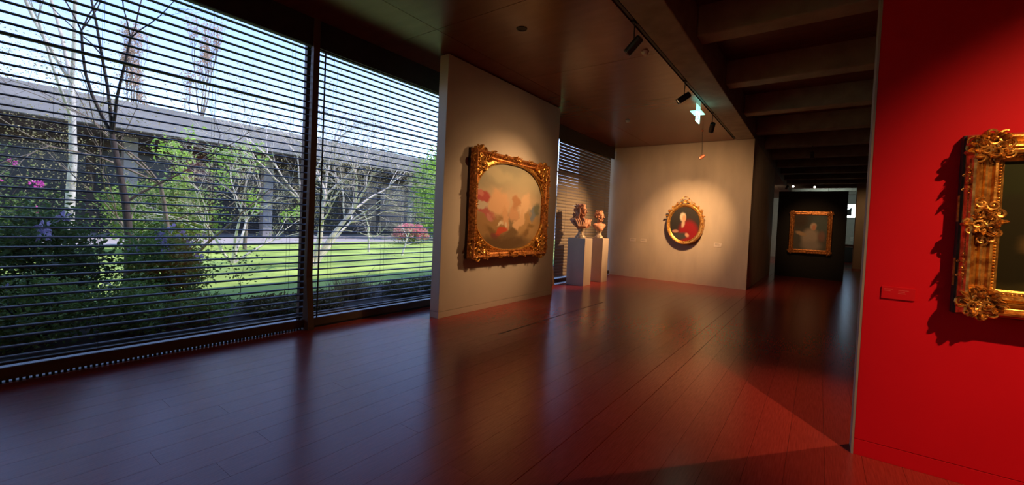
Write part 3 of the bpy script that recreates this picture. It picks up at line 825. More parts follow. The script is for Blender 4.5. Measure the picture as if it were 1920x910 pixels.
def bust(name, loc, rz, sc_, label, wig, drape, torso=0.0):
    """sculpted head and shoulders fused into one surface, facing local +X"""
    o = empty(name, loc, rz)
    tag(o, label, 'bust', 'terracotta busts on plinths')
    # socle: waisted marble foot
    pr = [(0.118, 0.0), (0.120, 0.018), (0.112, 0.030), (0.104, 0.042), (0.100, 0.052), (0.080, 0.070), (0.062, 0.100), (0.055, 0.135), (0.060, 0.165), (0.074, 0.185), (0.080, 0.195), (0.080, 0.210)]
    if not drape: pr = [(r*0.9, z*0.82) for r, z in pr]
    MB().lathe([(r*sc_, z*sc_) for r, z in pr], 28).build('socle', M['marble'], o, smooth=True)
    zb = (0.205 if drape else 0.17)
    m = MB(); g = random.Random(len(label)); st_ = [0.0]
    def X_(p):
        c, s_ = math.cos(st_[0]), math.sin(st_[0])
        return ((p[0]*c-p[1]*s_)*sc_, (p[0]*s_+p[1]*c)*sc_, (p[2]+zb)*sc_)
    def B(c, r):
        mt = Matrix.Translation(X_(c)) @ Matrix.Rotation(st_[0], 4, 'Z')
        m.ball((0, 0, 0), tuple(q*sc_ for q in r), 18, 13, mt)
    def T(pts, rad): m.tube([X_(p) for p in pts], [q*sc_ for q in rad], 9)
    st_[0] = torso
    if drape:
        B((0.0, 0, 0.12), (0.10, 0.165, 0.095)); B((0.03, 0, 0.06), (0.085, 0.115, 0.075)); B((0.0, 0, 0.015), (0.06, 0.075, 0.045))
        B((-0.02, 0.135, 0.15), (0.075, 0.08, 0.065)); B((-0.02, -0.135, 0.15), (0.075, 0.08, 0.065))
        for i in range(8):                                  # sweeping folds of the mantle
            y0 = 0.205-0.056*i
            T([(-0.07, y0+0.02, 0.175), (0.05, y0, 0.185), (0.120-abs(y0)*0.2, y0*0.75-0.02, 0.12), (0.115, y0*0.5-0.05, 0.05), (0.05, y0*0.35-0.06, 0.0)], (0.018, 0.024, 0.020, 0.017, 0.010))
        for s_ in (-1, 1):
            T([(-0.10, s_*0.19, 0.19), (0.0, s_*0.21, 0.13), (0.06, s_*0.17, 0.06), (0.05, s_*0.10, 0.01)], (0.026, 0.032, 0.028, 0.018))
        T([(0.03, 0.0, 0.225), (0.095, 0.01, 0.195), (0.115, 0.015, 0.12)], (0.030, 0.028, 0.016))
    else:
        B((0.0, 0, 0.10), (0.085, 0.135, 0.085)); B((0.03, 0, 0.05), (0.07, 0.09, 0.07)); B((0.0, 0, 0.01), (0.05, 0.06, 0.04))
        B((-0.01, 0.10, 0.125), (0.062, 0.065, 0.05)); B((-0.01, -0.10, 0.125), (0.062, 0.065, 0.05))
        T([(-0.05, 0.13, 0.15), (0.04, 0.10, 0.13), (0.085, 0.0, 0.06), (0.06, -0.06, 0.03)], (0.018, 0.018, 0.016, 0.010))
    hz = 0.235 if drape else 0.20
    st_[0] = torso*0.5
    T([(-0.02, 0, hz-0.10), (-0.008, 0, hz-0.02), (0.0, 0, hz+0.06)], (0.072, 0.056, 0.052))
    st_[0] = 0.0
    k = 1.1; hc = hz+0.145
    def H(c, r): B((c[0]*k, c[1]*k, hc+c[2]*k), tuple(q*k for q in r))
    def HT(pts, rad): T([(p[0]*k, p[1]*k, hc+p[2]*k) for p in pts], [q*k for q in rad])
    H((0.0, 0, 0.025), (0.085, 0.072, 0.080))             # cranium
    H((0.036, 0, -0.030), (0.052, 0.056, 0.080))          # face
    H((0.058, 0, -0.092), (0.026, 0.030, 0.022))          # chin
    HT([(0.0, 0.056, -0.045), (0.035, 0.045, -0.085), (0.062, 0.0, -0.098), (0.035, -0.045, -0.085), (0.0, -0.056, -0.045)], (0.018, 0.018, 0.016, 0.018, 0.018))   # jaw
    HT([(0.080, 0, 0.020), (0.097, 0, -0.010), (0.112, 0, -0.034), (0.090, 0, -0.042)], (0.008, 0.010, 0.013, 0.008))          # nose
    HT([(0.066, 0.046, 0.022), (0.084, 0.020, 0.027), (0.080, 0, 0.022), (0.084, -0.020, 0.027), (0.066, -0.046, 0.022)], (0.006, 0.009, 0.009, 0.009, 0.006))   # brow
    for s_ in (-1, 1):
        H((0.074, s_*0.026, 0.004), (0.009, 0.012, 0.007))        # eyes
        H((0.064, s_*0.033, -0.030), (0.018, 0.015, 0.017))       # cheeks
    HT([(0.080, 0.020, -0.064), (0.092, 0, -0.061), (0.080, -0.020, -0.064)], (0.004, 0.0065, 0.004))
    HT([(0.079, 0.016, -0.074), (0.090, 0, -0.074), (0.079, -0.016, -0.074)], (0.004, 0.0065, 0.004))
    if wig:
        H((-0.035, 0, 0.055), (0.085, 0.086, 0.070)); H((-0.065, 0, -0.03), (0.060, 0.088, 0.10)); H((-0.085, 0, -0.13), (0.048, 0.075, 0.09))
        H((0.022, 0, 0.095), (0.055, 0.062, 0.030))
        for i in range(90):                                 # curls over the crown and down the back
            u_ = g.random(); a_ = g.uniform(0.95, 2*PI-0.95)
            z_ = 0.12-0.33*u_
            rr_2 = 0.078 if z_ > 0.09 else 0.098
            if z_ < -0.10: a_ = g.uniform(1.7, 2*PI-1.7)
            c0 = (math.cos(a_)*rr_2*0.95-0.035-0.04*u_, math.sin(a_)*rr_2, z_)
            if c0[0] > 0.03 and z_ < 0.05: continue
            H(c0, (0.017, 0.017, 0.014))
        for s_ in (-1, 1):
            HT([(-0.01, s_*0.086, 0.03), (0.0, s_*0.098, -0.05), (-0.03, s_*0.10, -0.11), (-0.01, s_*0.10, -0.18)], (0.016, 0.022, 0.022, 0.013))
            HT([(-0.05, s_*0.085, 0.0), (-0.04, s_*0.100, -0.08), (-0.07, s_*0.095, -0.14), (-0.05, s_*0.095, -0.22)], (0.016, 0.022, 0.022, 0.013))
    else:
        H((-0.022, 0, 0.045), (0.084, 0.080, 0.068)); H((-0.095, 0, 0.005), (0.034, 0.042, 0.042))
        for i in range(60):
            a_ = g.uniform(0.85, 2*PI-0.85); z_ = g.uniform(-0.04, 0.11)
            rr_2 = 0.085 if z_ < 0.07 else 0.062
            c0 = (math.cos(a_)*rr_2-0.02, math.sin(a_)*rr_2, z_)
            if c0[0] > 0.02 and z_ < 0.05: continue
            H(c0, (0.016, 0.016, 0.012))
        HT([(0.02, 0.074, 0.05), (0.065, 0.0, 0.088), (0.02, -0.074, 0.05)], (0.014, 0.018, 0.014))
        for s_ in (-1, 1): H((-0.005, s_*0.072, -0.015), (0.015, 0.010, 0.024))
    body = m.build('figure', M['terracotta'], o, smooth=True)
    rm = body.modifiers.new('fuse', 'REMESH'); rm.mode = 'VOXEL'; rm.voxel_size = 0.0048*sc_; rm.use_smooth_shade = True
    sm_ = body.modifiers.new('soften', 'SMOOTH'); sm_.factor = 0.5; sm_.iterations = 1
    return o
bust('portrait_bust', (-5.21, 10.30, 1.26), R(8), 1.28, 'terracotta bust with long curled wig and draped mantle on marble foot', True, True, R(-38))
bust('portrait_bust', (-5.19, 11.43, 1.26), R(-6), 1.24, 'smaller terracotta bust with short bound hair and bare shoulders', False, False, R(-30))

# ================================================================== LAMPS
tag(MB().box(-2.078, -2.042, -7.9, 13.3, CEIL+0.012, CEIL+0.066).build('lighting_track', M['track']), 'long black lighting track in the slot beside the concrete beam', 'track')
def spotlight(mount, head, target, label, power=0.0, angle=40, blend=0.6, color=WARM, mat='lamp', size=(0.055, 0.24), group='spotlights on the lighting track', lens='lens', soft=0.035, spill=0.0, spill_angle=110):
    """hanging track spot: adapter, stem, cylindrical head with rim and lens; its light shines from the lens"""
    mount, head, target = Vector(mount), Vector(head), Vector(target)
    o = empty('spotlight', mount)
    tag(o, label, 'spotlight', group)
    d = (target-head).normalized()
    r, ln = size
    MB().box(-0.017, 0.017, -0.05, 0.05, -0.02, 0.004).build('adapter', M[mat], o, bevel=0.003)
    hr = head-mount
    MB().tube([(0, 0, 0), hr*0.55+Vector((0, 0, 0)), hr], 0.008, 6).build('stem', M['lamp'], o)
    q = d.to_track_quat('Z', 'Y').to_matrix().to_4x4()
    mt = Matrix.Translation(hr) @ q
    hm = MB().lathe([(r*0.75, -ln*0.5), (r*0.98, -ln*0.46), (r, -ln*0.30), (r, ln*0.5), (r*0.9, ln*0.5), (r*0.86, ln*0.40), (0.001, ln*0.40)], 20, mt)
    hd = hm.build('head', M[mat], o, smooth=False)
    MB().lathe([(r*1.02, ln*0.44), (r*1.05, ln*0.47), (r*1.05, ln*0.505), (r*0.93, ln*0.505), (r*0.93, ln*0.44)], 20, mt, cap=False).build('rim', M['lamp_rim'], hd)
    MB().lathe([(r*0.84, ln*0.405), (r*0.84, ln*0.42), (0.001, ln*0.425)], 16, mt).build('lens', M[lens], hd)
    if power:
        ld = bpy.data.lights.new('spot_light', 'SPOT')
        ld.energy = power; ld.color = color; ld.spot_size = R(angle); ld.spot_blend = blend; ld.shadow_soft_size = soft
        lo = bpy.data.objects.new('spot_light', ld)
        col.objects.link(lo)
        lo.parent = o
        ml = Matrix.Translation(hr+d*(ln*0.53)) @ d.to_track_quat('-Z', 'Y').to_matrix().to_4x4()
        lo.matrix_local = ml
        if spill:                                     # stray light outside the main beam
            l2 = ld.copy(); l2.energy = power*spill; l2.spot_size = R(spill_angle); l2.spot_blend = 1.0; l2.shadow_soft_size = 0.35
            lo2 = bpy.data.objects.new('spill_light', l2)
            col.objects.link(lo2); lo2.parent = o; lo2.matrix_local = ml
    return o
TZ = CEIL+0.01
spotlight((-2.06, 5.30, TZ), (-2.06, 5.31, 3.96), (-4.8, 6.0, 1.9), 'black track spotlight nearest the camera, above the middle of the floor', 60, 60, 1.0)
spotlight((-2.06, 7.85, TZ), (-2.06, 7.80, 3.94), (-4.8, 6.45, 1.85), 'black track spotlight just before the glowing exit sign', 520, 52, 1.0, spill=0.2, spill_angle=84)
spotlight((-2.06, 10.25, TZ), (-2.06, 10.24, 3.93), (-3.28, 13.4, 1.75), 'black track spotlight just beyond the glowing exit sign', 950, 46, 1.0, spill=0.36, spill_angle=104)
spotlight((-2.62, 11.9, CEIL), (-2.60, 11.9, 3.55), (-5.2, 10.8, 1.6), 'small copper coloured pendant spotlight on a thin wire before the concrete wall', 1000, 56, 1.0, mat='lamp_warm', size=(0.042, 0.15))
# lamps that light the red wall and the corridor, hung from the cross beams
spotlight((2.15, 1.35, 4.83), (2.15, 1.37, 4.25), (1.65, 4.03, 1.15), 'black spotlight in front of the red wall, above the gilt landscape', 660, 62, 1.0, group='spotlights under the cross beams', soft=0.03)
spotlight((2.2, 6.63, 4.4), (2.2, 6.63, 4.1), (0.05, 4.3, 0.0), 'black spotlight behind the red wall, below a cross beam', 330, 48, 1.0, spill=0.05, group='spotlights under the cross beams')
spotlight((-0.3, 16.07, 4.4), (-0.3, 16.07, 4.12), (-0.28, 19.4, 1.7), 'black spotlight in front of the black partition', 230, 40, 1.0, group='spotlights under the cross beams')
spotlight((-1.45, 25.51, 4.4), (-1.45, 25.51, 4.02), (-3.0, 30, 1.6), 'leftmost lit lamp above the black partition', 260, 90, 0.9, group='spotlights beyond the black partition', lens='lens_far', color=(1.0, 0.66, 0.42))
spotlight((-1.19, 25.51, 4.4), (-1.19, 25.51, 4.07), (-1.0, 22.0, 3.3), 'second lit lamp from the left above the black partition', 0, group='spotlights beyond the black partition', lens='lens_far')
spotlight((-0.30, 25.51, 4.4), (-0.30, 25.51, 4.03), (-0.25, 22.0, 3.2), 'rightmost lit lamp above the black partition', 0, group='spotlights beyond the black partition', lens='lens_far')
spotlight((0.3, 30.23, 4.4), (0.3, 30.23, 4.1), (0.4, 36.0, 3.2), 'lamp lighting the pale end wall', 170, 110, 0.9, group='spotlights beyond the black partition', lens='lens', color=(0.8, 1.0, 0.9))

spotlight((2.6, 25.51, 4.4), (2.6, 25.51, 4.1), (1.9, 28.0, 2.0), 'added unseen spotlight brightening the concrete pillar behind the red wall', 60, 90, 1.0, group='spotlights beyond the black partition')  # lamp added out of sight to lift the dark pillar
spotlight((1.3, 11.35, 4.4), (1.3, 11.35, 4.1), (-1.58, 16.6, 1.6), 'added unseen spotlight brightening the side of the concrete wall along the corridor', 75, 60, 1.0, group='spotlights under the cross beams')  # extra lamp hidden by the red wall, added to brighten this side face
# unseen fill lamps added behind the camera; their bounce lifts the room
for i, (x_, lb) in enumerate(((-3.4, 'left one of three added fill lamps at the back of the gallery'), (0.6, 'middle one of three added fill lamps at the back of the gallery'), (4.4, 'right one of three added fill lamps at the back of the gallery'))):
    zt = CEIL if x_ < -2.1 else 4.4
    spotlight((x_, -5.17, zt), (x_, -5.17, zt-0.3), (x_, -8.0, 2.0), lb, 340, 110, 1.0, group='added fill lamps behind the camera')
# ---- exit sign: bracket, flat plate and hanging blade with running figure
ex = empty('exit_sign', (-2.19, 9.45, CEIL))
ex.scale = (0.85, 0.85, 0.85)
tag(ex, 'glowing green and white exit sign hanging from the ceiling by the track', 'sign')
MB().box(-0.006, 0.006, -0.2, 0.2, -0.17, 0).build('bracket', M['acrylic'], ex)
MB().box(-0.14, 0.11, -0.22, 0.26, -0.185, -0.17).build('plate', M['acrylic'], ex, bevel=0.003)
MB().box(-0.012, 0.012, -0.17, 0.17, -0.42, -0.185).build('blade', M['exit'], ex, bevel=0.003)
pic = MB()
for sx_ in (-1, 1):
    x0 = 0.0125*sx_; x1 = 0.0145*sx_
    xa, xb = min(x0, x1), max(x0, x1)
    def bar(p, q, wd):
        d = Vector((0, q[0]-p[0], q[1]-p[1])); nn = Vector((0, -d.z, d.y)).normalized()*wd/2
        a0, a1 = Vector((0, p[0], p[1])), Vector((0, q[0], q[1]))
        vs = [(x_, c.y, c.z) for x_ in (xa, xb) for c in (a0-nn, a0+nn, a1+nn, a1-nn)]
        pic.add(vs, [(0,1,2,3), (4,7,6,5), (0,4,5,1), (1,5,6,2), (2,6,7,3), (3,7,4,0)])
    bar((0.03, -0.24), (0.0, -0.31), 0.035)
    bar((0.0, -0.31), (0.04, -0.34), 0.02); bar((0.04, -0.34), (0.035, -0.385), 0.018)
    bar((0.0, -0.31), (-0.035, -0.35), 0.02); bar((-0.035, -0.35), (-0.075, -0.355), 0.018)
    bar((0.03, -0.25), (0.075, -0.27), 0.014); bar((0.025, -0.255), (-0.02, -0.265), 0.014)
    pic.ball(((x0+x1)/2, 0.045, -0.222), (0.001, 0.014, 0.014), 10, 6)
    bar((-0.11, -0.22), (-0.11, -0.39), 0.05)
pic.build('running_figure', M['exit_g'], ex)

# ---- detectors and ceiling outlet
def detector(loc, label):
    o = empty('smoke_detector', loc)
    tag(o, label, 'detector', 'smoke detectors on the ceiling')
    MB().lathe([(0.055, -0.012), (0.058, 0.0)], 20).build('base', M['white'], o)
    MB().lathe([(0.022, -0.05), (0.040, -0.045), (0.046, -0.022), (0.046, -0.012)], 20).build('sensor', M['white'], o, smooth=True)
detector((-3.95, 10.04, CEIL), 'white smoke detector on the veneer ceiling before the concrete wall')
detector((-2.24, 6.24, CEIL), 'white smoke detector beside the track near the ceiling seam')
detector((-0.85, 12.3, 4.83), 'white smoke detector in a bay between the cross beams')
vt = empty('ceiling_vent', (-3.41, 4.69, CEIL))
tag(vt, 'small round dark outlet in the veneer ceiling', 'vent')
MB().lathe([(0.075, 0.0), (0.072, -0.008), (0.055, -0.008), (0.053, 0.0)], 24, cap=False).build('ring', M['track'], vt)
MB().lathe([(0.054, -0.001), (0.054, -0.003)], 24).build('grille', M['track'], vt)

# ---- things beyond the black partition
o = empty('display_panel', (1.62, 35.6, 0)); tag(o, 'pale grey information board at the far end of the corridor', 'board')
MB().box(-0.45, 0.36, -0.03, 0.03, 1.15, 2.92).build('board', M['grey'], o, bevel=0.004)
for xx in (-0.35, 0.28): MB().box(xx-0.02, xx+0.02, -0.03, 0.03, 0.0, 1.15).build('leg', M['track'], o)
for i in range(4): MB().box(0.05, 0.22-0.03*(i % 2), -0.034, -0.03, 1.62-0.07*i, 1.65-0.07*i).build('text_line', M['white'], o)
o = empty('prism', (1.50, 35.9, 3.10)); tag(o, 'black wedge shaped loudspeaker in front of the bright far opening', 'prism')  # plain wedge for a dark shape of unknown kind
wv = [(-0.35, -0.1, 0), (0.16, -0.1, 0), (0.16, -0.1, 0.52), (-0.35, -0.1, 0.12), (-0.35, 0.1, 0), (0.16, 0.1, 0), (0.16, 0.1, 0.52), (-0.35, 0.1, 0.12)]
MB().add(wv, [(0,1,2,3), (4,7,6,5), (0,4,5,1), (1,5,6,2), (2,6,7,3), (3,7,4,0)]).build('cabinet', M['track'], o)
MB().box(0.08, 0.12, -0.05, 0.1, -0.13, 0.001).build('bracket', M['track'], o)
o = empty('low_cabinet', (1.62, 34.6, 0)); tag(o, 'dark low cabinet below the grey information board', 'cabinet')
MB().box(-0.5, 0.15, -0.25, 0.25, 0.06, 0.95).build('body', M['track'], o, bevel=0.006)
MB().box(-0.52, 0.17, -0.27, 0.27, 0.951, 0.98).build('top', M['lamp'], o, bevel=0.004)
MB().box(-0.46, 0.11, -0.21, 0.21, 0.0, 0.06).build('toe_base', M['track'], o)


# ================================================================== GARDEN
GZ = -0.10
struct(MB().box(-23.6, -6.55, -30, 60, GZ-0.3, GZ).build('ground', M['grass']))
struct(MB().box(-6.55, -5.9, -30, 60, GZ-0.3, GZ+0.06).build('gravel_border', M['gravel']))
struct(MB().box(-34.0, -23.6, -30, 70, GZ-0.3, GZ+0.03).build('terrace', M['paving']))
struct(MB().box(-140, -34.0, -90, 190, GZ-0.4, GZ-0.05).build('ground_far', M['grass']))

struct(MB().box(-8.7, -6.55, -30, 60, GZ, GZ+0.025).build('planting_bed', M['soil']))

# ---- opposite wing: long concrete fascia over a dark recessed ground floor
bd_ = empty('pavilion', (-27.0, 20, 0))
tag(bd_, 'long low concrete wing across the lawn with deep fascia and dark recess', 'building')
MB().box(-0.0, 0.5, -50, 42, 5.15, 6.45).build('fascia', M['fascia'], bd_)
for k in range(14):                                 # panel joints stand proud by a hair
    MB().box(0.5, 0.515, -49.9+k*6.57, -49.9+k*6.57+6.53, 5.17, 6.43).build('fascia_panel', M['fascia'], bd_)
MB().box(-14, 0.0, -50, 42, 5.6, 6.2).build('roof', M['fascia'], bd_)
MB().box(-14, 0.45, -50, 42, 5.10, 5.149).build('soffit', M['recess'], bd_)
MB().box(-14, -6.0, -50, 42, GZ, 5.10).build('recessed_wall', M['recess'], bd_)
for k in range(24):
    y0 = -49+3.8*k
    MB().box(-5.99, -5.94, y0+0.1, y0+3.5, 0.3, 4.6).build('pane', M['recess_glass'], bd_)
for y_ in (-44, -34, -24, -14, -7.2, -4.6, 4.6, 12, 20, 30):
    MB().box(-2.6, -2.1, y_-0.28, y_+0.28, GZ+0.03, 5.10).build('column', M['fascia'], bd_)

def leaves(mb, g, c, r, n, size, clumps=0, shell=0.55):
    cen = []
    for i in range(clumps):
        v = Vector((g.gauss(0, 1), g.gauss(0, 1), g.gauss(0, 1))).normalized()*g.uniform(shell, 1.0)
        cen.append(v)
    for i in range(n):
        if clumps:
            v = g.choice(cen)+Vector((g.gauss(0, .17), g.gauss(0, .17), g.gauss(0, .17)))
        else:
            v = Vector((g.gauss(0, 1), g.gauss(0, 1), g.gauss(0, 1))).normalized()*(g.random()**0.4)
        p = Vector((c[0]+v.x*r[0], c[1]+v.y*r[1], c[2]+v.z*r[2]))
        if p.z < GZ+0.02: continue
        leaf_quad(mb, g, p, size*g.uniform(.6, 1.3))
def leaf_quad(mb, g, p, s, d=None):
    d = (d or Vector((g.gauss(0, 1), g.gauss(0, 1), g.gauss(0, .6)))).normalized()
    b_ = d.cross(Vector((g.gauss(0, 1), g.gauss(0, 1), g.gauss(0, 1)))).normalized()
    nn = d.cross(b_)*0.18*s
    mb.add([p, p+d*s*0.5+b_*s*0.28+nn, p+d*s, p+d*s*0.5-b_*s*0.28+nn], [(0, 1, 2), (0, 2, 3)])
def grow(wood, g, p, d, ln, r, depth, tips, spread=0.6, lift=0.15, wig=0.25, shrink=0.72, kids=(2, 3), seg=5):
    pts = [p.copy()]; rad = [r]; q = p.copy(); dd = d.normalized()
    for i in range(seg):
        dd = (dd+Vector((g.gauss(0, wig), g.gauss(0, wig), g.gauss(0, wig)))*0.45+Vector((0, 0, lift*0.25))).normalized()
        q = q+dd*ln/seg
        pts.append(q.copy()); rad.append(r*(1-0.45*(i+1)/seg))
        if depth > 0 and i >= 2 and i < seg-1 and g.random() < 0.55:
            s_ = dd.cross(Vector((g.gauss(0, 1), g.gauss(0, 1), g.gauss(0, 1)))).normalized()
            grow(wood, g, q.copy(), dd*0.7+s_*spread*1.3, ln*shrink*0.75, rad[-1]*0.5, depth-1, tips, spread, lift, wig, shrink, kids, seg)
    wood.tube(pts, rad, 6 if r > 0.04 else (4 if r > 0.012 else 3), cap=False)
    if depth <= 0:
        tips.append((q.copy(), dd.copy())); tips.append((pts[seg//2].copy(), dd.copy()))
        return
    for k in range(g.randint(*kids)):
        s_ = dd.cross(Vector((g.gauss(0, 1), g.gauss(0, 1), g.gauss(0, 1)))).normalized()
        grow(wood, g, q.copy(), dd+s_*spread*g.uniform(.6, 1.3), ln*shrink*g.uniform(.8, 1.15), rad[-1]*0.72, depth-1, tips, spread, lift, wig, shrink, kids, seg)
def tree(name, label, seed, base, stems, depth, bark, leafm=None, lsize=0.07, per=0, group='trees in the garden', min_r=0.0, **kw):
    g = random.Random(seed)
    o = empty(name, base); tag(o, label, 'tree', group)
    wood = MB(); tips = []
    for d, ln, r in stems:
        grow(wood, g, Vector((0, 0, -0.05)), Vector(d), ln, r, depth, tips, **kw)
    wood.build('branches', bark, o, smooth=True)
    if leafm and per:
        lf = MB()
        for p, d in tips:
            for i in range(per):
                leaf_quad(lf, g, p+Vector((g.gauss(0, .12), g.gauss(0, .12), g.gauss(0, .12))), lsize*g.uniform(.6, 1.3))
        f_ = lf.build('foliage', leafm, o); f_['kind'] = 'stuff'
    return o
def shrub(name, label, seed, base, r, n, size, leafm, flowers=None, nf=0, fs=0.09, clumps=40, cat='shrub', group='shrubs in the garden', stems=7, fl=None):
    g = random.Random(seed)
    o = empty(name, base); tag(o, label, cat, group)
    lf = MB()
    leaves(lf, g, (0, 0, r[2]*0.95), r, n, size, clumps)
    f_ = lf.build('foliage', leafm, o); f_['kind'] = 'stuff'
    wd = MB()
    for i in range(stems):
        a_ = g.random()*6.28; k = g.uniform(.3, .8)
        wd.tube([(0, 0, 0), (math.cos(a_)*r[0]*k*0.4, math.sin(a_)*r[1]*k*0.4, r[2]*0.6), (math.cos(a_)*r[0]*k, math.sin(a_)*r[1]*k, r[2]*1.3)], [0.02, 0.014, 0.005], 5)
    wd.build('stems', M['bark_d'], o)
    pts = fl or []
    for i in range(nf):
        v = Vector((g.gauss(0, 1), g.gauss(0, 1), g.gauss(0, 1))).normalized()
        if v.z < -0.3: v.z = -v.z
        pts.append((v.x*r[0]*g.uniform(.85, 1.05), v.y*r[1]*g.uniform(.85, 1.05), r[2]*0.95+v.z*r[2]*g.uniform(.85, 1.05)))
    for p in pts:
        fm = MB()
        for i in range(16):
            v = Vector((g.gauss(0, 1), g.gauss(0, 1), g.gauss(0, 1))).normalized()
            leaf_quad(fm, g, Vector(p)+v*fs*0.25, fs*0.62, v)
        fm.build('blossom', flowers, o)
    return o

V = Vector
tree('birch_tree', 'tall pale trunked birch with yellowish catkins, far left in the garden', 3, (-18, 2.32, GZ), [((0.0, -0.02, 1), 5.2, 0.14)], 4, M['bark_b'], M['leaf_y'], 0.15, 9, spread=0.45, lift=0.4, wig=0.09, shrink=0.70, kids=(3, 5))
tree('cherry_tree', 'bare dark forked tree close to the left window', 14, (-10, 2.05, GZ), [((-0.02, -0.05, 1), 3.0, 0.085)], 5, M['bark_d'], spread=0.62, lift=0.12, wig=0.14, shrink=0.68, kids=(3, 3))
tree('arching_tree', 'dark trunked tree with arching pale branches right of the forked tree', 23, (-12, 3.25, GZ), [((0.0, 0.02, 1), 2.3, 0.075), ((0.1, 0.55, 0.9), 2.0, 0.045), ((0.0, -0.4, 0.9), 1.8, 0.045)], 5, M['bark_m'], M['leaf_y'], 0.04, 1, spread=0.75, lift=-0.10, wig=0.2, shrink=0.70, kids=(2, 3))
tree('lilac_tree', 'pale tangled bare shrub tree between the arching tree and the mullion', 27, (-15, 5.6, GZ), [((0.0, 0.35, 1), 1.5, 0.06), ((0.1, -0.1, 1), 1.6, 0.06), ((0.0, -0.5, 1), 1.5, 0.05), ((0.0, 0.75, 0.8), 1.4, 0.045)], 4, M['bark_w'], M['leaf_y'], 0.04, 1, spread=0.7, lift=0.05, wig=0.3, shrink=0.72, kids=(3, 3))
tree('magnolia_tree', 'large bare tree with whitish branching stems behind the mullion', 31, (-13, 7.15, GZ), [((0.0, 0.42, 1), 2.3, 0.105), ((0.0, 0.18, 1), 2.4, 0.10), ((0.1, -0.30, 1), 2.2, 0.075), ((-0.1, 0.62, 0.9), 2.0, 0.06)], 4, M['bark_w'], M['leaf_y'], 0.045, 1, spread=0.68, lift=0.10, wig=0.26, shrink=0.70, kids=(3, 5))
tree('small_plum_tree', 'small whitish forked tree on the sunny lawn left of the azalea', 42, (-17, 12.0, GZ), [((0, -0.02, 1), 1.2, 0.06)], 3, M['bark_w'], spread=0.95, lift=0.05, wig=0.25, shrink=0.78, kids=(2, 3))
tree('small_plum_tree', 'small grey forked tree on the lawn just before the red azalea', 45, (-15, 12.3, GZ), [((0, 0.2, 1), 0.9, 0.045)], 3, M['bark_w'], spread=0.95, lift=0.05, wig=0.25, shrink=0.80, kids=(2, 3))
tree('green_tree', 'fresh green leafy tree before the concrete wing, seen left of the mullion', 52, (-20, 7.9, GZ), [((0, 0, 1), 1.9, 0.09)], 4, M['bark_m'], M['leaf_l'], 0.17, 5, spread=0.7, lift=0.1, wig=0.2, shrink=0.7, kids=(2, 3))
tree('poplar_tree', 'slender bare poplar with reddish buds, left of two behind the wing', 61, (-46, 9.6, GZ), [((0, 0, 1), 8.2, 0.16)], 4, M['bark_m'], M['leaf_r'], 0.16, 1, spread=0.28, lift=0.9, wig=0.06, shrink=0.5, kids=(4, 5), group='bare poplars behind the wing')
tree('poplar_tree', 'slender bare poplar with reddish buds, right of two behind the wing', 62, (-46, 14.3, GZ), [((0, 0, 1), 9.2, 0.16)], 4, M['bark_m'], M['leaf_r'], 0.16, 1, spread=0.28, lift=0.9, wig=0.06, shrink=0.5, kids=(4, 5), group='bare poplars behind the wing')
for i, (y_, z_) in enumerate(((22.5, 8.6), (35, 9.6), (47.5, 9.2))):
    nm = ('nearest the mullion', 'in the middle of three', 'nearest the lime green hedge')[i]
    shrub('evergreen_tree', 'dark evergreen crown rising behind the concrete wing, '+nm, 80+i, (-48, y_, 0), (3.4, 4.4, z_*0.52), 2600, 0.5, M['leaf_d'], clumps=60, cat='tree', group='evergreens behind the wing')
shrub('hedge_tree', 'lime green leafy tree at the right edge of the garden view', 91, (-24.2, 23.8, GZ), (1.8, 2.6, 3.5), 9000, 0.22, M['leaf_l'], clumps=120, cat='tree', group='trees in the garden')
shrub('azalea_bush', 'coral red azalea in full bloom on the far lawn', 92, (-21.5, 18.3, GZ), (0.9, 1.15, 0.62), 1500, 0.11, M['leaf_m'], M['petal_p'], 190, 0.24, clumps=50)
shrub('azalea_bush', 'magenta azalea under the far left end of the concrete wing', 93, (-22.6, 0.9, GZ), (0.8, 1.6, 1.75), 1800, 0.13, M['leaf_d'], M['petal_m'], 26, 0.20, clumps=40)
shrub('laurel_hedge', 'dark green hedge below the magenta azalea', 94, (-19.8, -2.6, GZ), (0.8, 4.0, 1.55), 9000, 0.16, M['leaf_d'], clumps=150)
shrub('laurel_hedge', 'mid green shrubbery behind the arching tree', 95, (-19.6, 5.0, GZ), (0.9, 1.6, 1.35), 6000, 0.15, M['leaf_m'], clumps=110)
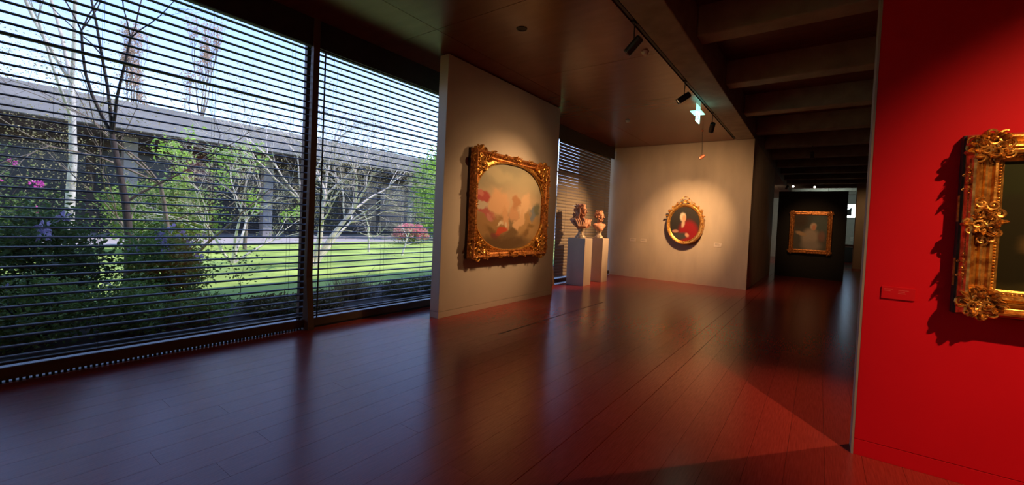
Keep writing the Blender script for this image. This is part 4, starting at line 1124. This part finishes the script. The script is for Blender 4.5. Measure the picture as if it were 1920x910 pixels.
# rhododendrons close to the glass on the left
shrub('rhododendron', 'big dark lilac flowered rhododendron at the far left of the window', 101, (-8.5, -1.15, GZ), (1.0, 1.1, 0.95), 9000, 0.085, M['leaf_d'], M['petal_l'], 9, 0.12, clumps=170)
shrub('rhododendron', 'lilac flowered rhododendron left of the bare forked tree', 102, (-8.7, 0.85, GZ), (0.85, 0.62, 0.82), 8000, 0.08, M['leaf_d'], M['petal_l'], 8, 0.12, clumps=150)
shrub('rhododendron', 'mid green lilac flowered shrub below the arching tree', 103, (-8.6, 2.22, GZ), (0.7, 0.50, 0.70), 6500, 0.075, M['leaf_m'], M['petal_l'], 10, 0.11, clumps=120)
tree('sapling', 'thin leafy sapling with few twigs before the lawn left of the mullion', 111, (-8.0, 3.1, GZ), [((0, 0.15, 1), 0.55, 0.010)], 2, M['bark_d'], M['leaf_m'], 0.06, 5, spread=0.9, lift=0.05, wig=0.2, shrink=0.75, kids=(2, 3))
g = random.Random(17)
bedn = ('at the far left of the window', 'below the lilac flowers', 'before the forked tree', 'right of the lilac shrub', 'left of the mullion foot', 'right of the mullion foot', 'before the straw grass', 'left of the partition edge', 'hidden partly by the partition')
for i, y_ in enumerate((-0.9, -0.05, 0.75, 1.5, 2.2, 3.35, 4.1, 5.9, 6.8)):
    k = g.uniform(.85, 1.15)
    hh = (0.50, 0.46, 0.42, 0.36, 0.22, 0.14, 0.12, 0.15, 0.16)[i]
    shrub('ground_cover', 'low bushy ground cover plant along the window, '+bedn[i], 120+i, (-7.25, y_, GZ+0.02), (0.5, 0.42*k, hh), 3200, 0.06, M['leaf_m'] if i < 5 else M['leaf_o'], M['petal_l'], 2 if i < 4 else 0, 0.07, clumps=80, group='ground cover plants along the window')
# dry grass clump just outside the second window
g = random.Random(7)
o = empty('grass_clump', (-7.6, 5.0, GZ)); tag(o, 'straw coloured grass clump right outside the second window', 'grass')
bl = MB()
for i in range(900):
    a_ = g.random()*6.28; k = g.random()**.7
    p = V((g.gauss(0, .13), g.gauss(0, .2), 0)); t = p+V((math.cos(a_)*k*0.32, math.sin(a_)*k*0.36, g.uniform(.2, .5)))
    m_ = (p+t)/2+V((0, 0, .06)); s_ = V((math.sin(a_), -math.cos(a_), 0))*0.004
    bl.add([p-s_, p+s_, m_+s_, m_-s_, t], [(0, 1, 2, 3), (3, 2, 4)])
f_ = bl.build('blades', M['straw'], o); f_['kind'] = 'stuff'
st = MB(); st.tube([(0, 0.1, 0.1), (0.0, 0.3, 0.4), (0, 0.52, 0.62)], [0.006, 0.005, 0.003], 4)
st.build('dry_stalk', M['bark_m'], o)
